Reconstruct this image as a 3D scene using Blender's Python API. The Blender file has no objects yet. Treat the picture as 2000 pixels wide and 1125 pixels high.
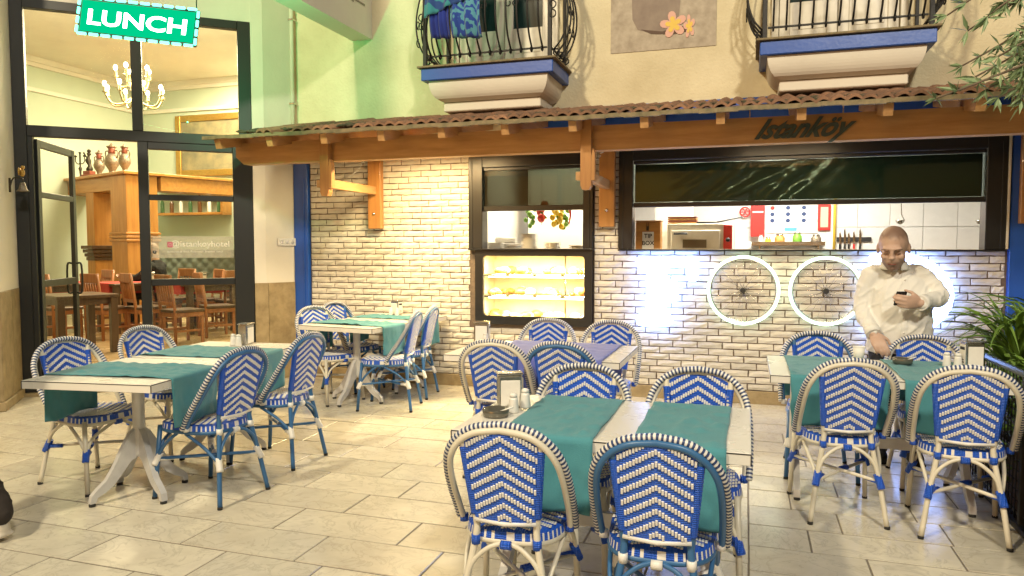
import bpy, bmesh, math, random
from mathutils import Vector, Matrix, noise
sc = bpy.context.scene
R = math.radians
rnd = random.Random(7)
# ------------------------------------------------------------------ camera, world, light
F, CAMH, YAW = 1430.0, 1.45, R(17.8)
PIT = math.atan(80.5 / F)
cd = bpy.data.cameras.new('camera'); cam = bpy.data.objects.new('camera', cd)
sc.collection.objects.link(cam)
cam.location = (0, 0, CAMH); cam.rotation_euler = (math.pi / 2 - PIT, 0, YAW)
cd.sensor_width = 36; cd.lens = F / 2000 * 36; cd.clip_start = .05; cd.clip_end = 300
sc.camera = cam
w = bpy.data.worlds.new('World'); sc.world = w; w.use_nodes = True
nt = w.node_tree; bg = nt.nodes['Background']
sky = nt.nodes.new('ShaderNodeTexSky'); sky.sky_type = 'NISHITA'; sky.sun_disc = False
sky.sun_elevation = R(2); sky.sun_rotation = R(200); sky.dust_density = 3
nt.links.new(sky.outputs[0], bg.inputs[0]); bg.inputs[1].default_value = .15
sc.view_settings.view_transform = 'Standard'; sc.view_settings.look = 'None'
sc.view_settings.exposure = .14; sc.view_settings.gamma = 1; sc.view_settings.use_curve_mapping = False
# ------------------------------------------------------------------ pixel helpers (a pixel gives a direction only)
fw = Vector((-math.sin(YAW) * math.cos(PIT), math.cos(YAW) * math.cos(PIT), -math.sin(PIT)))
rt = Vector((math.cos(YAW), math.sin(YAW), 0)); up = rt.cross(fw); CAM = Vector((0, 0, CAMH))
def ray(px, py): return fw + rt * ((px - 1000) / F) + up * ((562.5 - py) / F)
def atY(px, py, Y): d = ray(px, py); return CAM + d * (Y / d.y)
def atZ(px, py, z=0): d = ray(px, py); return CAM + d * ((z - CAMH) / d.z)
def atD(px, py, D): return CAM + ray(px, py) * D
def proj(p):
    d = Vector(p) - CAM; z = d.dot(fw)
    return 1000 + F * d.dot(rt) / z, 562.5 - F * d.dot(up) / z, z
# ------------------------------------------------------------------ mesh helpers
COL = sc.collection
def catmull(pts, n=6, closed=False):
    pts = [Vector(p) for p in pts]; out = []
    N = len(pts)
    rng = range(N) if closed else range(N - 1)
    for i in rng:
        if closed: p0, p1, p2, p3 = pts[i - 1], pts[i], pts[(i + 1) % N], pts[(i + 2) % N]
        else:
            p0 = pts[i - 1] if i else pts[0] * 2 - pts[1]; p1 = pts[i]; p2 = pts[i + 1]
            p3 = pts[i + 2] if i + 2 < N else p2 * 2 - p1
        for k in range(n):
            t = k / n
            out.append(.5 * ((2 * p1) + (p2 - p0) * t + (2 * p0 - 5 * p1 + 4 * p2 - p3) * t * t + (3 * p1 - p0 - 3 * p2 + p3) * t ** 3))
    if not closed: out.append(pts[-1])
    return out
class MB:
    def __init__(s): s.v = []; s.f = []; s.m = []; s.sm = []
    def add(s, vs, fs, mi=0, smooth=False):
        o = len(s.v); s.v += [tuple(v) for v in vs]
        for f in fs: s.f.append([i + o for i in f]); s.m.append(mi); s.sm.append(smooth)
        return s
    def box(s, x0, x1, y0, y1, z0, z1, mi=0, M=None):
        vs = [Vector((x, y, z)) for x in (x0, x1) for y in (y0, y1) for z in (z0, z1)]
        if M: vs = [M @ v for v in vs]
        return s.add(vs, [(0, 1, 3, 2), (4, 6, 7, 5), (0, 4, 5, 1), (2, 3, 7, 6), (0, 2, 6, 4), (1, 5, 7, 3)], mi)
    def bbox(s, x0, x1, y0, y1, z0, z1, b=.004, mi=0, M=None):
        # box with chamfered edges
        bm = bmesh.new(); bmesh.ops.create_cube(bm, size=1)
        for v in bm.verts:
            v.co = Vector(((x0 + x1) / 2 + v.co.x * (x1 - x0), (y0 + y1) / 2 + v.co.y * (y1 - y0), (z0 + z1) / 2 + v.co.z * (z1 - z0)))
        bmesh.ops.bevel(bm, geom=bm.edges[:], offset=b, segments=1, affect='EDGES')
        return s.bm(bm, mi, M)
    def bm(s, bm, mi=0, M=None, smooth=False):
        bm.verts.index_update()
        s.add([(M @ v.co if M else v.co) for v in bm.verts], [[v.index for v in f.verts] for f in bm.faces], mi, smooth)
        bm.free(); return s
    def tube(s, path, r, seg=8, mi=0, cap=True, closed=False, smooth=True, flat=None, mif=None):
        P = [Vector(p) for p in path]; n = len(P)
        rs = r if isinstance(r, (list, tuple)) else [r] * n
        T = []
        for i in range(n):
            a = P[i - 1] if (i or closed) else P[0]; b = P[(i + 1) % n] if (i < n - 1 or closed) else P[-1]
            t = b - a; T.append(t.normalized() if t.length > 1e-9 else Vector((0, 0, 1)))
        ref = Vector((0, 0, 1)) if abs(T[0].z) < .9 else Vector((0, 1, 0))
        N = (ref - T[0] * ref.dot(T[0])).normalized(); o = len(s.v)
        for i in range(n):
            N = N - T[i] * N.dot(T[i])
            N = N.normalized() if N.length > 1e-6 else Vector((1, 0, 0)); B = T[i].cross(N)
            for k in range(seg):
                a = 2 * math.pi * k / seg
                s.v.append(tuple(P[i] + (N * math.cos(a) + B * math.sin(a) * (flat or 1)) * rs[i]))
        for i in range(n if closed else n - 1):
            j = (i + 1) % n
            for k in range(seg):
                k2 = (k + 1) % seg
                s.f.append([o + i * seg + k, o + i * seg + k2, o + j * seg + k2, o + j * seg + k])
                s.m.append(mif(i) if mif else mi); s.sm.append(smooth)
        if cap and not closed:
            s.f.append([o + k for k in range(seg)][::-1]); s.m.append(mi); s.sm.append(False)
            s.f.append([o + (n - 1) * seg + k for k in range(seg)]); s.m.append(mi); s.sm.append(False)
        return s
    def lathe(s, prof, seg=16, c=(0, 0, 0), mi=0, smooth=True, M=None):
        o = len(s.v); c = Vector(c); n = len(prof)
        for r, z in prof:
            for k in range(seg):
                a = 2 * math.pi * k / seg; p = Vector((r * math.cos(a), r * math.sin(a), z))
                s.v.append(tuple((M @ p if M else p) + c))
        for i in range(n - 1):
            for k in range(seg):
                k2 = (k + 1) % seg
                s.f.append([o + i * seg + k, o + i * seg + k2, o + (i + 1) * seg + k2, o + (i + 1) * seg + k]); s.m.append(mi); s.sm.append(smooth)
        if prof[0][0] > 1e-4: s.f.append([o + k for k in range(seg)][::-1]); s.m.append(mi); s.sm.append(False)
        if prof[-1][0] > 1e-4: s.f.append([o + (n - 1) * seg + k for k in range(seg)]); s.m.append(mi); s.sm.append(False)
        return s
    def grid(s, fn, nu, nv, mi=0, smooth=True, mif=None):
        o = len(s.v)
        for j in range(nv + 1):
            for i in range(nu + 1): s.v.append(tuple(fn(i / nu, j / nv)))
        for j in range(nv):
            for i in range(nu):
                a = o + j * (nu + 1) + i
                s.f.append([a, a + 1, a + nu + 2, a + nu + 1]); s.m.append(mif(i, j) if mif else mi); s.sm.append(smooth)
        return s
    def prism(s, pts, d, mi=0, M=None):
        # pts: outline (x, z); extruded along +y by d
        n = len(pts); vs = [Vector((x, 0, z)) for x, z in pts] + [Vector((x, d, z)) for x, z in pts]
        if M: vs = [M @ v for v in vs]
        fs = [list(range(n)), list(range(2 * n - 1, n - 1, -1))] + [[i, i + n, (i + 1) % n + n, (i + 1) % n] for i in range(n)]
        return s.add(vs, fs, mi)
    def sphere(s, c, r, mi=0, seg=12, rings=8, sc3=(1, 1, 1)):
        pr = [(math.sin(math.pi * i / rings), -math.cos(math.pi * i / rings)) for i in range(rings + 1)]
        o = len(s.v); s.lathe([(max(a, 1e-5) * r, b * r) for a, b in pr], seg, (0, 0, 0), mi)
        for i in range(o, len(s.v)):
            v = s.v[i]; s.v[i] = (v[0] * sc3[0] + c[0], v[1] * sc3[1] + c[1], v[2] * sc3[2] + c[2])
        return s
    def mesh(s, name, mats):
        me = bpy.data.meshes.new(name); me.from_pydata(s.v, [], s.f)
        for m in (mats if isinstance(mats, (list, tuple)) else [mats]): me.materials.append(m)
        me.polygons.foreach_set('material_index', s.m); me.polygons.foreach_set('use_smooth', s.sm)
        bm = bmesh.new(); bm.from_mesh(me); bmesh.ops.recalc_face_normals(bm, faces=bm.faces); bm.to_mesh(me); bm.free()
        me.update(); return me
    def build(s, name, mats, parent=None, loc=None, rotz=0):
        o = bpy.data.objects.new(name, s.mesh(name, mats)); COL.objects.link(o); o.parent = parent
        if loc is not None: o.location = loc
        o.rotation_euler.z = rotz
        return o
def tag(o, label=None, cat=None, group=None, kind=None):
    if label: o['label'] = label
    if cat: o['category'] = cat
    if group: o['group'] = group
    if kind: o['kind'] = kind
    return o
def thing(name, label, cat, loc=(0, 0, 0), rotz=0, group=None):
    o = bpy.data.objects.new(name, None); COL.objects.link(o); o.empty_display_size = .1
    o.location = loc; o.rotation_euler.z = rotz
    return tag(o, label, cat, group)
def copy_tree(o, parent=None):
    c = o.copy(); COL.objects.link(c); c.parent = parent
    for ch in o.children: copy_tree(ch, c)
    return c
def dup(o, label, loc, rotz=0, group=None):
    c = copy_tree(o); c['label'] = label; c.location = loc; c.rotation_euler.z = rotz
    if group: c['group'] = group
    return c
def inst(me, name, parent, loc=(0, 0, 0), scale=(1, 1, 1), rotz=0):
    o = bpy.data.objects.new(name, me); COL.objects.link(o); o.parent = parent
    o.location = loc; o.scale = scale; o.rotation_euler.z = rotz; return o
def text_mb(mb, txt, size, M, depth=.002, mi=0, shear=0, bold=0, xs=1.0):
    cu = bpy.data.curves.new('t', 'FONT'); cu.body = txt; cu.size = size; cu.extrude = depth; cu.shear = shear; cu.offset = bold
    cu.align_x = 'CENTER'; cu.align_y = 'CENTER'; cu.resolution_u = 3
    o = bpy.data.objects.new('t', cu); COL.objects.link(o)
    dg = bpy.context.evaluated_depsgraph_get(); me = bpy.data.meshes.new_from_object(o.evaluated_get(dg))
    M2 = M @ Matrix.Diagonal((xs, 1, 1, 1))
    mb.add([M2 @ v.co for v in me.vertices], [list(p.vertices) for p in me.polygons], mi)
    bpy.data.objects.remove(o); bpy.data.curves.remove(cu); bpy.data.meshes.remove(me); return mb
def face_to(p, right, upv=Vector((0, 0, 1))):
    # matrix whose x axis is 'right', y axis up, z axis towards the viewer
    r = Vector(right).normalized(); u = Vector(upv).normalized(); n = r.cross(u)
    M = Matrix((r, u, n)).transposed().to_4x4(); M.translation = Vector(p); return M
# ------------------------------------------------------------------ materials
def mat(name, col, rough=.5, metal=0, var=0, vscale=8, bump=0, bscale=60, col2=None, rand=0, spec=.5, emis=None, estr=0, coat=0, rvar=0, stretch=None, coord='Object', detail=4, trans=0, sheen=0):
    m = bpy.data.materials.new(name); m.use_nodes = True; t = m.node_tree; b = t.nodes['Principled BSDF']
    L = t.links.new; N = t.nodes.new
    b.inputs['Base Color'].default_value = (*col, 1); b.inputs['Roughness'].default_value = rough; b.inputs['Metallic'].default_value = metal
    b.inputs['Specular IOR Level'].default_value = spec; b.inputs['Coat Weight'].default_value = coat
    b.inputs['Sheen Weight'].default_value = sheen
    if emis: b.inputs['Emission Color'].default_value = (*emis, 1); b.inputs['Emission Strength'].default_value = estr
    if var or bump or rand or rvar:
        tc = N('ShaderNodeTexCoord'); src = tc.outputs[coord]
        if stretch:
            mp = N('ShaderNodeMapping'); mp.inputs['Scale'].default_value = stretch; L(src, mp.inputs[0]); src = mp.outputs[0]
        oi = N('ShaderNodeObjectInfo')
        if rand:
            ad = N('ShaderNodeVectorMath'); ad.operation = 'ADD'; sc_ = N('ShaderNodeVectorMath'); sc_.operation = 'SCALE'
            cb = N('ShaderNodeCombineXYZ')
            for k in range(3): L(oi.outputs['Random'], cb.inputs[k])
            L(cb.outputs[0], sc_.inputs[0]); sc_.inputs['Scale'].default_value = 37; L(src, ad.inputs[0]); L(sc_.outputs[0], ad.inputs[1]); src = ad.outputs[0]
        n1 = N('ShaderNodeTexNoise'); n1.inputs['Scale'].default_value = vscale; n1.inputs['Detail'].default_value = detail; n1.inputs['Roughness'].default_value = .6
        L(src, n1.inputs['Vector'])
        if var or rand:
            mx = N('ShaderNodeMixRGB'); mx.inputs[1].default_value = (*col, 1)
            mx.inputs[2].default_value = (*(col2 or tuple(c * .5 for c in col)), 1)
            mr = N('ShaderNodeMapRange'); mr.inputs[1].default_value = .35; mr.inputs[2].default_value = .7; mr.inputs[3].default_value = 0; mr.inputs[4].default_value = var
            L(n1.outputs['Fac'], mr.inputs[0]); L(mr.outputs[0], mx.inputs[0]); out = mx.outputs[0]
            if rand:
                hs = N('ShaderNodeHueSaturation'); mr2 = N('ShaderNodeMapRange'); mr2.inputs[3].default_value = 1 - rand; mr2.inputs[4].default_value = 1 + rand
                L(oi.outputs['Random'], mr2.inputs[0]); L(mr2.outputs[0], hs.inputs['Value']); L(out, hs.inputs['Color']); out = hs.outputs[0]
            L(out, b.inputs['Base Color'])
        if rvar:
            mr3 = N('ShaderNodeMapRange'); mr3.inputs[3].default_value = max(rough - rvar, .02); mr3.inputs[4].default_value = rough + rvar
            L(n1.outputs['Fac'], mr3.inputs[0]); L(mr3.outputs[0], b.inputs['Roughness'])
        if bump:
            n2 = N('ShaderNodeTexNoise'); n2.inputs['Scale'].default_value = bscale; n2.inputs['Detail'].default_value = 5; L(src, n2.inputs['Vector'])
            bp = N('ShaderNodeBump'); bp.inputs['Strength'].default_value = bump; bp.inputs['Distance'].default_value = .01
            L(n2.outputs['Fac'], bp.inputs['Height']); L(bp.outputs[0], b.inputs['Normal'])
    return m
def emit(name, col, s):
    m = bpy.data.materials.new(name); m.use_nodes = True; t = m.node_tree; t.nodes.clear()
    e = t.nodes.new('ShaderNodeEmission'); e.inputs[0].default_value = (*col, 1); e.inputs[1].default_value = s
    o = t.nodes.new('ShaderNodeOutputMaterial'); t.links.new(e.outputs[0], o.inputs[0]); return m
def glass(name, tint=(1, 1, 1), refl=.08, rough=.02, dirt=0, ior=1.22):
    m = bpy.data.materials.new(name); m.use_nodes = True; t = m.node_tree; t.nodes.clear(); N = t.nodes.new; L = t.links.new
    tr = N('ShaderNodeBsdfTransparent'); tr.inputs[0].default_value = (*tint, 1)
    gl = N('ShaderNodeBsdfGlossy'); gl.inputs['Roughness'].default_value = rough; gl.inputs[0].default_value = (.9, .95, 1, 1)
    fr = N('ShaderNodeFresnel'); fr.inputs[0].default_value = ior
    mt = N('ShaderNodeMath'); mt.operation = 'ADD'; mt.inputs[1].default_value = refl; L(fr.outputs[0], mt.inputs[0])
    mx = N('ShaderNodeMixShader'); L(mt.outputs[0], mx.inputs[0]); L(tr.outputs[0], mx.inputs[1]); L(gl.outputs[0], mx.inputs[2])
    out = mx.outputs[0]
    if dirt:
        df = N('ShaderNodeBsdfDiffuse'); df.inputs[0].default_value = (.7, .68, .6, 1)
        tc = N('ShaderNodeTexCoord'); nz = N('ShaderNodeTexNoise'); nz.inputs['Scale'].default_value = 6; nz.inputs['Detail'].default_value = 8; L(tc.outputs['Object'], nz.inputs['Vector'])
        mr = N('ShaderNodeMapRange'); mr.inputs[1].default_value = .5; mr.inputs[2].default_value = .8; mr.inputs[4].default_value = dirt; L(nz.outputs['Fac'], mr.inputs[0])
        m2 = N('ShaderNodeMixShader'); L(mr.outputs[0], m2.inputs[0]); L(out, m2.inputs[1]); L(df.outputs[0], m2.inputs[2]); out = m2.outputs[0]
    o = N('ShaderNodeOutputMaterial'); L(out, o.inputs[0]); return m
def wood(name, col, col2, rough=.45, axis='x', coat=.1, scale=6):
    st = {'x': (.12, 1, 1), 'y': (1, .12, 1), 'z': (1, 1, .1)}[axis]
    return mat(name, col, rough, var=.9, vscale=scale * 3, col2=col2, rand=.06, stretch=st, coat=coat, bump=.12, bscale=40, detail=6, rvar=.08)
M = {}
M['marble'] = mat('marble', (.64, .60, .49), .22, var=.75, vscale=3.2, col2=(.49, .45, .37), rand=.08, rvar=.10, stretch=(1, .6, 1), detail=9, coord='Object')
def add_veins(m):
    t = m.node_tree; N = t.nodes.new; L = t.links.new; b = t.nodes['Principled BSDF']; src = b.inputs['Base Color'].links[0].from_socket
    tc = N('ShaderNodeTexCoord'); oi = N('ShaderNodeObjectInfo'); mp = N('ShaderNodeMapping'); mp.inputs['Scale'].default_value = (1.3, .75, 1); mp.inputs['Rotation'].default_value = (0, 0, .5)
    L(tc.outputs['Object'], mp.inputs[0]); cb = N('ShaderNodeCombineXYZ'); mu = N('ShaderNodeMath'); mu.operation = 'MULTIPLY'; mu.inputs[1].default_value = 91; L(oi.outputs['Random'], mu.inputs[0])
    for k in range(3): L(mu.outputs[0], cb.inputs[k])
    L(cb.outputs[0], mp.inputs['Location'])
    nz = N('ShaderNodeTexNoise'); nz.inputs['Scale'].default_value = 2.1; nz.inputs['Detail'].default_value = 9; nz.inputs['Roughness'].default_value = .62; nz.inputs['Distortion'].default_value = 1.3; L(mp.outputs[0], nz.inputs['Vector'])
    sb = N('ShaderNodeMath'); sb.operation = 'SUBTRACT'; sb.inputs[1].default_value = .5; L(nz.outputs['Fac'], sb.inputs[0]); ab = N('ShaderNodeMath'); ab.operation = 'ABSOLUTE'; L(sb.outputs[0], ab.inputs[0])
    mr = N('ShaderNodeMapRange'); mr.inputs[1].default_value = 0; mr.inputs[2].default_value = .028; mr.inputs[3].default_value = .38; mr.inputs[4].default_value = 0; L(ab.outputs[0], mr.inputs[0])
    # scuffs and stains, in room coordinates
    g = N('ShaderNodeNewGeometry'); n2 = N('ShaderNodeTexNoise'); n2.inputs['Scale'].default_value = 1.1; n2.inputs['Detail'].default_value = 10; n2.inputs['Roughness'].default_value = .7; L(g.outputs['Position'], n2.inputs['Vector'])
    m2 = N('ShaderNodeMapRange'); m2.inputs[1].default_value = .48; m2.inputs[2].default_value = .72; m2.inputs[4].default_value = .38; L(n2.outputs['Fac'], m2.inputs[0])
    mx = N('ShaderNodeMixRGB'); L(mr.outputs[0], mx.inputs[0]); L(src, mx.inputs[1]); mx.inputs[2].default_value = (.30, .27, .22, 1)
    my = N('ShaderNodeMixRGB'); L(m2.outputs[0], my.inputs[0]); L(mx.outputs[0], my.inputs[1]); my.inputs[2].default_value = (.38, .32, .23, 1)
    L(my.outputs[0], b.inputs['Base Color'])
add_veins(M['marble'])
M['grout'] = mat('grout', (.20, .17, .13), .8, var=.5, vscale=20)
M['brick'] = mat('brick', (.66, .62, .54), .7, var=.5, vscale=9, col2=(.50, .45, .37), rand=.12, bump=.5, bscale=70, rvar=.1)
M['mortar'] = mat('mortar', (.17, .125, .09), .9, var=.6, vscale=30, bump=.4, bscale=150)
M['plaster'] = mat('plaster', (.74, .67, .47), .85, var=.9, vscale=1.4, col2=(.54, .47, .30), detail=9, bump=.7, bscale=38)
M['plaster_s'] = mat('smooth_plaster', (.70, .66, .57), .75, var=.35, vscale=2.5, col2=(.56, .52, .44), bump=.15, bscale=30)
M['stone'] = mat('travertine', (.34, .26, .14), .6, var=.9, vscale=9, col2=(.20, .145, .07), bump=.35, bscale=45, detail=9, rand=.08)
M['bluepaint'] = mat('blue_paint', (.014, .085, .42), .35, var=.35, vscale=5, col2=(.01, .055, .30), bump=.1, bscale=40, rvar=.1)
M['beam'] = wood('pine_beam', (.52, .29, .11), (.36, .18, .06), .5, 'x')
M['woody'] = wood('pine_rafter', (.50, .28, .11), (.34, .17, .06), .55, 'y')
M['woodz'] = wood('pine_post', (.43, .21, .065), (.30, .13, .04), .45, 'z')
M['batten'] = mat('weathered_batten', (.26, .20, .11), .8, var=.9, vscale=14, col2=(.12, .11, .06), bump=.5, bscale=50)
M['tile'] = mat('clay_tile', (.31, .165, .095), .85, var=.9, vscale=12, col2=(.17, .10, .065), rand=.25, bump=.6, bscale=50)
M['moss'] = mat('dirt', (.09, .075, .05), .95, var=.8, vscale=20, col2=(.05, .06, .03), bump=.8, bscale=60)
M['black'] = mat('black_metal', (.006, .007, .007), .45, metal=.0, var=.3, vscale=6, rvar=.1, spec=.6)
M['anthracite'] = mat('anthracite_aluminium', (.018, .019, .021), .34, metal=.2, var=.3, vscale=5, rvar=.08)
M['iron'] = mat('wrought_iron', (.006, .006, .006), .55, var=.5, vscale=30, col2=(.014, .012, .010), bump=.3, bscale=80)
M['white'] = mat('white_paint', (.72, .70, .66), .4, var=.2, vscale=6)
M['laminate'] = mat('white_laminate', (.74, .71, .64), .28, var=.06, vscale=3, col2=(.66, .62, .54), rvar=.08)
M['edge'] = mat('black_edge', (.02, .02, .02), .5)
M['alu'] = mat('painted_aluminium', (.62, .61, .60), .35, metal=.2, var=.3, vscale=12, rvar=.1)
M['steel'] = mat('steel', (.62, .60, .56), .22, metal=1, var=.2, vscale=10, rvar=.1)
M['glass'] = glass('window_glass', (.93, .95, .93), .01, .01, .03)
M['glassdark'] = glass('dark_glass', (.19, .21, .19), .0, .03)
M['glassmid'] = glass('smoked_glass_pane', (.72, .80, .78), .0, .03)
M['leafglass'] = glass('door_glass', (.95, .96, .95), .0, .02, .05, 1.06)
M['clear'] = glass('clear_glass', (.96, .97, .96), .02)
M['cream'] = mat('cream_cane', (.66, .62, .51), .38, var=.35, vscale=12, col2=(.50, .46, .36), rand=.06, rvar=.1)
M['canblue'] = mat('blue_cane', (.035, .13, .30), .38, var=.3, vscale=12, col2=(.025, .09, .22), rvar=.1)
M['navy'] = mat('navy_strand', (.025, .05, .15), .4)
M['strand'] = mat('white_strand', (.74, .73, .70), .35, var=.25, vscale=30, col2=(.52, .49, .42))
def weave_blue():
    m = mat('blue_weave', (.012, .10, .62), .38, var=.35, vscale=20, col2=(.012, .07, .42), rand=.08); t = m.node_tree; N = t.nodes.new; L = t.links.new
    tc = N('ShaderNodeTexCoord'); wv = N('ShaderNodeTexWave'); wv.bands_direction = 'Z'; wv.inputs['Scale'].default_value = 42; wv.inputs['Distortion'].default_value = 1.2; wv.inputs['Detail Scale'].default_value = 8
    L(tc.outputs['Object'], wv.inputs['Vector'])
    w2 = N('ShaderNodeTexWave'); w2.bands_direction = 'X'; w2.inputs['Scale'].default_value = 30; L(tc.outputs['Object'], w2.inputs['Vector'])
    ad = N('ShaderNodeMath'); ad.operation = 'ADD'; L(wv.outputs['Fac'], ad.inputs[0]); L(w2.outputs['Fac'], ad.inputs[1])
    bp = N('ShaderNodeBump'); bp.inputs['Strength'].default_value = .7; bp.inputs['Distance'].default_value = .004; L(ad.outputs[0], bp.inputs['Height'])
    L(bp.outputs[0], t.nodes['Principled BSDF'].inputs['Normal']); return m
M['weave'] = weave_blue()
M['rubber'] = mat('black_rubber', (.02, .02, .02), .7)
M['teal'] = mat('teal_cloth', (.065, .26, .30), .85, var=.6, vscale=7, col2=(.045, .205, .245), bump=.25, bscale=300, sheen=.2)
M['bluecloth'] = mat('blue_cloth', (.15, .18, .52), .8, var=.6, vscale=9, col2=(.10, .11, .40), bump=.3, bscale=200, sheen=.2)
M['paper'] = mat('paper', (.78, .76, .70), .7, var=.15, vscale=20)
M['porcelain'] = mat('porcelain', (.75, .73, .68), .25, var=.1)
M['oak'] = wood('oak', (.52, .25, .06), (.38, .16, .035), .4, 'z')
M['oakx'] = wood('oak_x', (.52, .25, .06), (.38, .16, .035), .4, 'x')
M['darkwood'] = wood('dark_wood', (.11, .06, .03), (.06, .03, .015), .4, 'z')
M['mint'] = mat('mint_wall', (.54, .62, .50), .8, var=.3, vscale=2, col2=(.47, .54, .43))
M['chairwood'] = wood('chair_wood', (.36, .14, .045), (.24, .085, .025), .4, 'z')
M['ceil'] = mat('cream_ceiling', (.78, .75, .67), .85, var=.2, vscale=1.5)
M['gold'] = mat('gilt_frame', (.55, .33, .08), .35, metal=.7, var=.6, vscale=30, col2=(.30, .17, .03), bump=.6, bscale=60)
M['redcloth'] = mat('red_cloth', (.50, .06, .05), .8, var=.4, vscale=8)
M['greyleather'] = mat('grey_leather', (.19, .22, .19), .45, var=.4, vscale=6, bump=.15, bscale=40)
M['silver'] = mat('silver_relief', (.30, .26, .19), .4, metal=.6, var=.8, vscale=40, col2=(.16, .10, .07), bump=1, bscale=70)
M['redbrown'] = mat('red_brown_band', (.26, .07, .04), .45, var=.5, vscale=30)
M['bronze'] = mat('dark_bronze', (.06, .05, .035), .4, metal=.6, var=.6, vscale=20, bump=.5, bscale=50)
M['red'] = mat('red_paint', (.62, .035, .03), .35, var=.2, vscale=6)
M['kitchtile'] = mat('white_wall_tile', (.72, .72, .70), .2, var=.1, vscale=4, rand=.03)
M['yellow'] = mat('yellow_fruit', (.75, .50, .03), .45, var=.3, vscale=20)
M['greenfruit'] = mat('green_fruit', (.16, .36, .04), .45, var=.4, vscale=20)
M['redfruit'] = mat('red_fruit', (.55, .03, .02), .4, var=.3, vscale=20)
M['pastry'] = mat('baked_pastry', (.62, .33, .08), .55, var=.9, vscale=18, col2=(.36, .15, .03), rand=.15, bump=.4, bscale=50)
M['creamcake'] = mat('cream_icing', (.80, .74, .58), .5, var=.4, vscale=14, col2=(.70, .56, .30), rand=.08)
M['leaf'] = mat('strap_leaf', (.15, .27, .04), .5, var=.8, vscale=4, col2=(.07, .14, .02), rand=.2)
M['olive'] = mat('olive_leaf', (.20, .28, .14), .5, var=.6, vscale=5, col2=(.10, .16, .07), rand=.2)
M['bark'] = mat('bark', (.16, .12, .08), .9, var=.8, vscale=10, col2=(.08, .06, .04), bump=1, bscale=30)
M['soil'] = mat('soil', (.035, .025, .018), .95, var=.6, vscale=20, bump=1, bscale=40)
M['skin'] = mat('skin', (.46, .30, .225), .5, var=.4, vscale=12, col2=(.37, .21, .155), bump=.05, bscale=80)
M['stubble'] = mat('shaved_hair', (.20, .12, .085), .65, var=.4, vscale=40)
M['shirt'] = mat('white_shirt', (.72, .71, .67), .8, var=.2, vscale=6, col2=(.64, .62, .57), bump=.15, bscale=25, sheen=.2)
M['trouser'] = mat('dark_trousers', (.018, .02, .03), .8, var=.4, vscale=20, bump=.2, bscale=80)
M['blackcloth'] = mat('black_cloth', (.012, .012, .013), .85, var=.4, vscale=20, bump=.3, bscale=60)
M['phone'] = mat('phone', (.02, .02, .025), .2, spec=.6)
# ================================================================== SETTING
YW = 7.06
fl = MB().box(-26, 14, -14, 16, -.3, -.0035).build('floor', M['grout']); tag(fl, kind='structure')
# marble floor slabs, each its own piece
def slab_mesh():
    bm = bmesh.new(); bmesh.ops.create_cube(bm, size=1)
    for v in bm.verts: v.co.z = v.co.z * .03 - .015
    bmesh.ops.bevel(bm, geom=[e for e in bm.edges if all(v.co.z > -.01 for v in e.verts)], offset=.006, segments=1, affect='EDGES')
    return MB().bm(bm).mesh('floor_slab', M['marble'])
SLAB = slab_mesh(); slabs = []
def slab_rows(x0, x1, y0, y1, pitch, phase, lens, seed):
    r = random.Random(seed); k0 = math.floor((y0 - phase) / pitch); y = phase + k0 * pitch
    while y < y1:
        x = x0 - (r.uniform(0, .5) if x0 < -3 else 0); first = x0 > -3
        while x < x1 - .02:
            L = r.choice(lens) * r.uniform(.95, 1.05)
            if first: L *= r.uniform(.35, 1); first = False
            L = min(L, x1 - x)
            if x1 - x - L < .12: L = x1 - x
            slabs.append((x + L / 2, y + pitch / 2, L - .006, pitch - .010)); x += L
        y += pitch
slab_rows(-9.6, .03, .3, 7.02, .307, 2.84, (.62, .62, .5, .7), 3)
slab_rows(.03, 4.5, .3, 7.02, .29, 3.675, (.62, .75, .5, .62), 5)
def seen(p):
    x, y, z = proj(p); return z > .3 and -120 < x < 2120 and -60 < y < 1250
vis = [s for s in slabs if seen((s[0], s[1], 0)) and not (s[0] < -6.3 and s[1] > 5)]
vis.sort(key=lambda s: -s[2] * s[3] / proj((s[0], s[1], 0))[2] ** 3)
ids = {s for s in vis[:300]}
rest = MB()
for s in slabs:
    if s in ids: inst(SLAB, 'floor_slab', fl, (s[0], s[1], rnd.uniform(-.0012, .0012)), (s[2], s[3], 1))
    elif not (s[1] > 5.2 + (s[0] + 6.7) * .84 and s[0] < -4.6): rest.box(s[0] - s[2] / 2, s[0] + s[2] / 2, s[1] - s[3] / 2, s[1] + s[3] / 2, -.03, 0)
tag(rest.build('floor_slab_field', M['marble'], fl), kind='stuff')
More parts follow.
